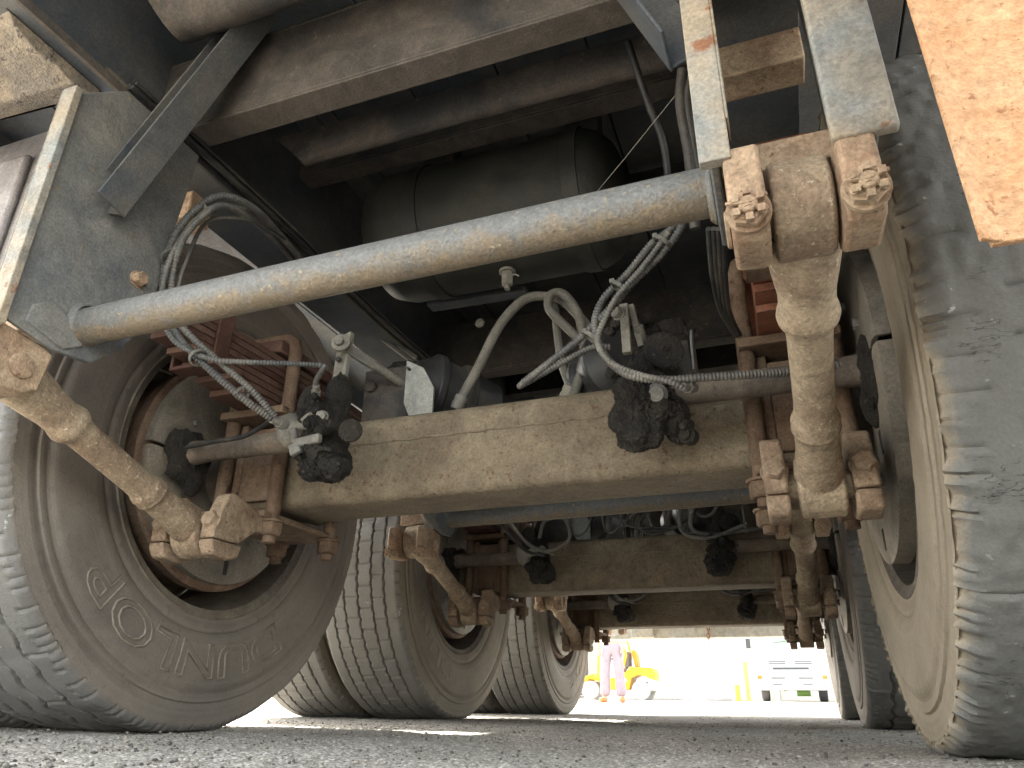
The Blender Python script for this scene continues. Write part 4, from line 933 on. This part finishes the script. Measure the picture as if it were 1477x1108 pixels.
# white sheeting wall with folds
nx, nz_ = 120, 40; V = []; 
x0, x1 = -5.6, -1.45
for i in range(nx+1):
    for j in range(nz_+1):
        u_ = i/nx; z = 6.2*j/nz_; x = x0+(x1-x0)*u_
        y = 23.9+.045*math.sin(x*5+.8*math.sin(z*1.1))+.02*math.sin(x*13+z*1.5)+.09*math.sin((x+.6*z)*2.6)*(1-j/nz_)
        V.append((x, y, gzz(24)+z))
F = [(i*(nz_+1)+j, (i+1)*(nz_+1)+j, (i+1)*(nz_+1)+j+1, i*(nz_+1)+j+1) for i in range(nx) for j in range(nz_)]
WSHEET = plain('white_sheeting', (.7, .7, .7), .7)
o = np_obj('sheeting', V, F, WSHEET); o.modifiers.new('solid', 'SOLIDIFY').thickness = .01
tag(o, 'tall white plastic sheeting hanging in folds behind the forklift', 'sheeting')
def pole(name, x, y, r, h, mat, label, cat='post', sq=False):
    b = MB(); z = gzz(y)
    if sq: b.b2((x-r, y-r, z), (x+r, y+r, z+h)); b.b2((x-r*1.5, y-r*1.5, z), (x+r*1.5, y+r*1.5, z+.05))
    else: b.cyl((x, y, z), (x, y, z+h), r, 20); b.lathe([(0, r*1.9), (.03, r*1.9), (.05, r*1.2)], (x, y, z), (0, 0, 1), 20)
    o = b.build(name, mat, None, bevel=.01); tag(o, label, cat); return o
pole('steel_column', at(1064, 1005, 'Y', 23.6).x, 23.7, .12, 6, LGR, 'grey steel column at the right edge of the white sheeting', 'column', True)
bo = pole('bollard', at(1065, 1005, 'Y', 22.8).x, 22.8, .07, .45, plain('bollard_yellow', (.75, .5, .06), .5), 'short yellow bollard at the foot of the grey column', 'bollard')
o1 = pole('marker_pole', at(1080, 1005, 'Y', 23.2).x, 23.2, .06, 1.1, plain('marker_orange', (.7, .35, .12), .5), 'pale orange marker pole left of the white truck', 'pole')
pole('concrete_column', at(856, 965, 'Y', 22.6).x, 22.6, .22, 6, plain('column_concrete', (.33, .34, .30), .8), 'grey green column beyond the rear left tyre', 'column', True)
# pale hall at the back of the yard
b = MB(); z = gzz(34)
b.b2((-16, 34, z), (14, 34.3, z+7)); hall = b.build('warehouse', PALE, None, bevel=.02); tag(hall, 'pale warehouse wall closing the back of the yard', 'building')
for i in range(12):
    b = MB(); b.b2((-15.5+i*2.5, 33.9, z), (-15.3+i*2.5, 33.998, z+7)); b.build('pilaster', LGR, hall, bevel=.01)
b = MB(); b.b2((-16.2, 33.7, z+7.002), (14.2, 34.6, z+7.3)); b.build('roof_edge', LGR, hall, bevel=.01)
# low green weeds right of the truck
V = []; F = []
for i in range(900):
    x = 1.75+rng.random()*1.2; y = 23+rng.random()*1.5; hgt = .2+.45*rng.random(); a = rng.random()*6.28; l = .03+.05*rng.random()
    zb = gzz(y); dx, dy = math.cos(a)*.04, math.sin(a)*.04; bx_, by_ = rng.normal()*.08, rng.normal()*.08
    k = len(V); V += [(x-dx, y-dy, zb), (x+dx, y+dy, zb), (x+bx_+dx*.6, y+by_, zb+hgt*.7), (x+bx_*1.6, y+by_*1.6, zb+hgt)]; F.append((k, k+1, k+2, k+3))
o = np_obj('weeds', V, F, GRN, smooth=False); o['kind'] = 'stuff'; tag(o, 'patch of bright green weeds beside the white truck', 'weeds')

# ---- person standing in the yard
PY = 12.; pg = gzz(PY); PX = at(885, 1000, 'Y', PY).x
pe = empty('person', (PX, PY, pg), None, 'person in lavender trousers and orange shoes standing before the forklift', 'person')
def skin(name, verts, edges, rad, mat, root=0, sub=2):
    me = bpy.data.meshes.new(name); me.from_pydata(verts, edges, []); o = bpy.data.objects.new(name, me); col.objects.link(o); o.parent = pe
    md = o.modifiers.new('skin', 'SKIN'); md.use_smooth_shade = True
    lay = me.skin_vertices[0] if me.skin_vertices else None
    if lay is None:
        bm = bmesh.new(); bm.from_mesh(me); bm.verts.layers.skin.verify(); bm.to_mesh(me); bm.free(); lay = me.skin_vertices[0]
    for i, r_ in enumerate(rad): lay.data[i].radius = (r_, r_) if not isinstance(r_, tuple) else r_
    for i in range(len(rad)): lay.data[i].use_root = (i == root)
    md.branch_smoothing = .4
    s_ = o.modifiers.new('sub', 'SUBSURF'); s_.levels = sub; s_.render_levels = sub
    me.materials.append(mat); return o
# body: pelvis, spine, neck, head, arms, legs
Vb = [(0, 0, .95), (0, 0, 1.12), (0, 0, 1.33), (0, 0, 1.45), (0, -.01, 1.53), (0, -.02, 1.66), (-.18, 0, 1.40), (-.24, .02, 1.14), (-.22, -.06, .92), (-.21, -.08, .84), (.18, 0, 1.40), (.24, .02, 1.14), (.22, -.06, .92), (.21, -.08, .84),
      (-.10, 0, .90), (-.13, -.02, .50), (-.15, .03, .12), (.09, 0, .90), (.12, -.01, .50), (.13, .03, .12), (-.16, -.08, .05), (.15, -.08, .05)]
Eb = [(0, 1), (1, 2), (2, 3), (3, 4), (4, 5), (3, 6), (6, 7), (7, 8), (8, 9), (3, 10), (10, 11), (11, 12), (12, 13), (0, 14), (14, 15), (15, 16), (0, 17), (17, 18), (18, 19), (16, 20), (19, 21)]
Rb = [(.13, .1), (.12, .09), (.15, .10), .08, .055, (.075, .10), .055, .042, .03, .035, .055, .042, .03, .035, .08, .055, .04, .08, .055, .04, .035, .035]
skin('body', Vb, Eb, Rb, SKIN)
skin('trousers', [(0, 0, 1.0), (0, 0, .90), (-.095, 0, .82), (-.125, -.02, .50), (-.135, .0, .30), (-.150, .01, .09), (.095, 0, .82), (.12, -.01, .50), (.125, .0, .30), (.140, .01, .09)],
     [(0, 1), (1, 2), (2, 3), (3, 4), (4, 5), (1, 6), (6, 7), (7, 8), (8, 9)], [(.165, .125), (.165, .13), (.105, .11), .088, .092, .098, (.105, .11), .088, .092, .098], LAV)
skin('shirt', [(0, 0, .98), (0, 0, 1.15), (0, 0, 1.34), (0, 0, 1.45), (-.19, 0, 1.40), (-.235, .01, 1.24), (.19, 0, 1.40), (.235, .01, 1.24)], [(0, 1), (1, 2), (2, 3), (3, 4), (4, 5), (3, 6), (6, 7)], [(.17, .13), (.15, .12), (.175, .13), .09, .075, .07, .075, .07], SHIRT)
for s, x in ((-1, -.155), (1, .145)):
    b = MB(); b.lathe([(0, .03), (.02, .045), (.12, .048), (.22, .042), (.26, .025)], (x, .07, .042), (s*.12, -1, 0), 16); b.build('shoe', SHOE, pe)
    b = MB(); b.tube([(x+s*.02, .08, .09), (x, .06, .13)], .045, 12); b.build('sock', WHT, pe)
    hx = -.21 if s < 0 else .21
    for f_ in range(4):
        b = MB(); b.tube([(hx, -.095+.02*f_, .83), (hx, -.10+.02*f_, .78), (hx-s*.005, -.11+.02*f_, .745-.006*abs(f_-1.5))], .009, 8); b.build('finger', SKIN, pe)
    b = MB(); b.tube([(hx-s*.01, -.11, .85), (hx-s*.02, -.135, .81), (hx-s*.02, -.14, .78)], .010, 8); b.build('thumb', SKIN, pe)
b = MB(); b.lump((0, .015, 1.70), (.085, .10, .09), .06, 12, 3, 2); b.build('hair', HAIR, pe)
b = MB(); b.lump((0, -.125, 1.655), (.012, .018, .02), .0, 1, 2, 0); b.build('nose', SKIN, pe)
tr.scale = (.87, .87, .87)
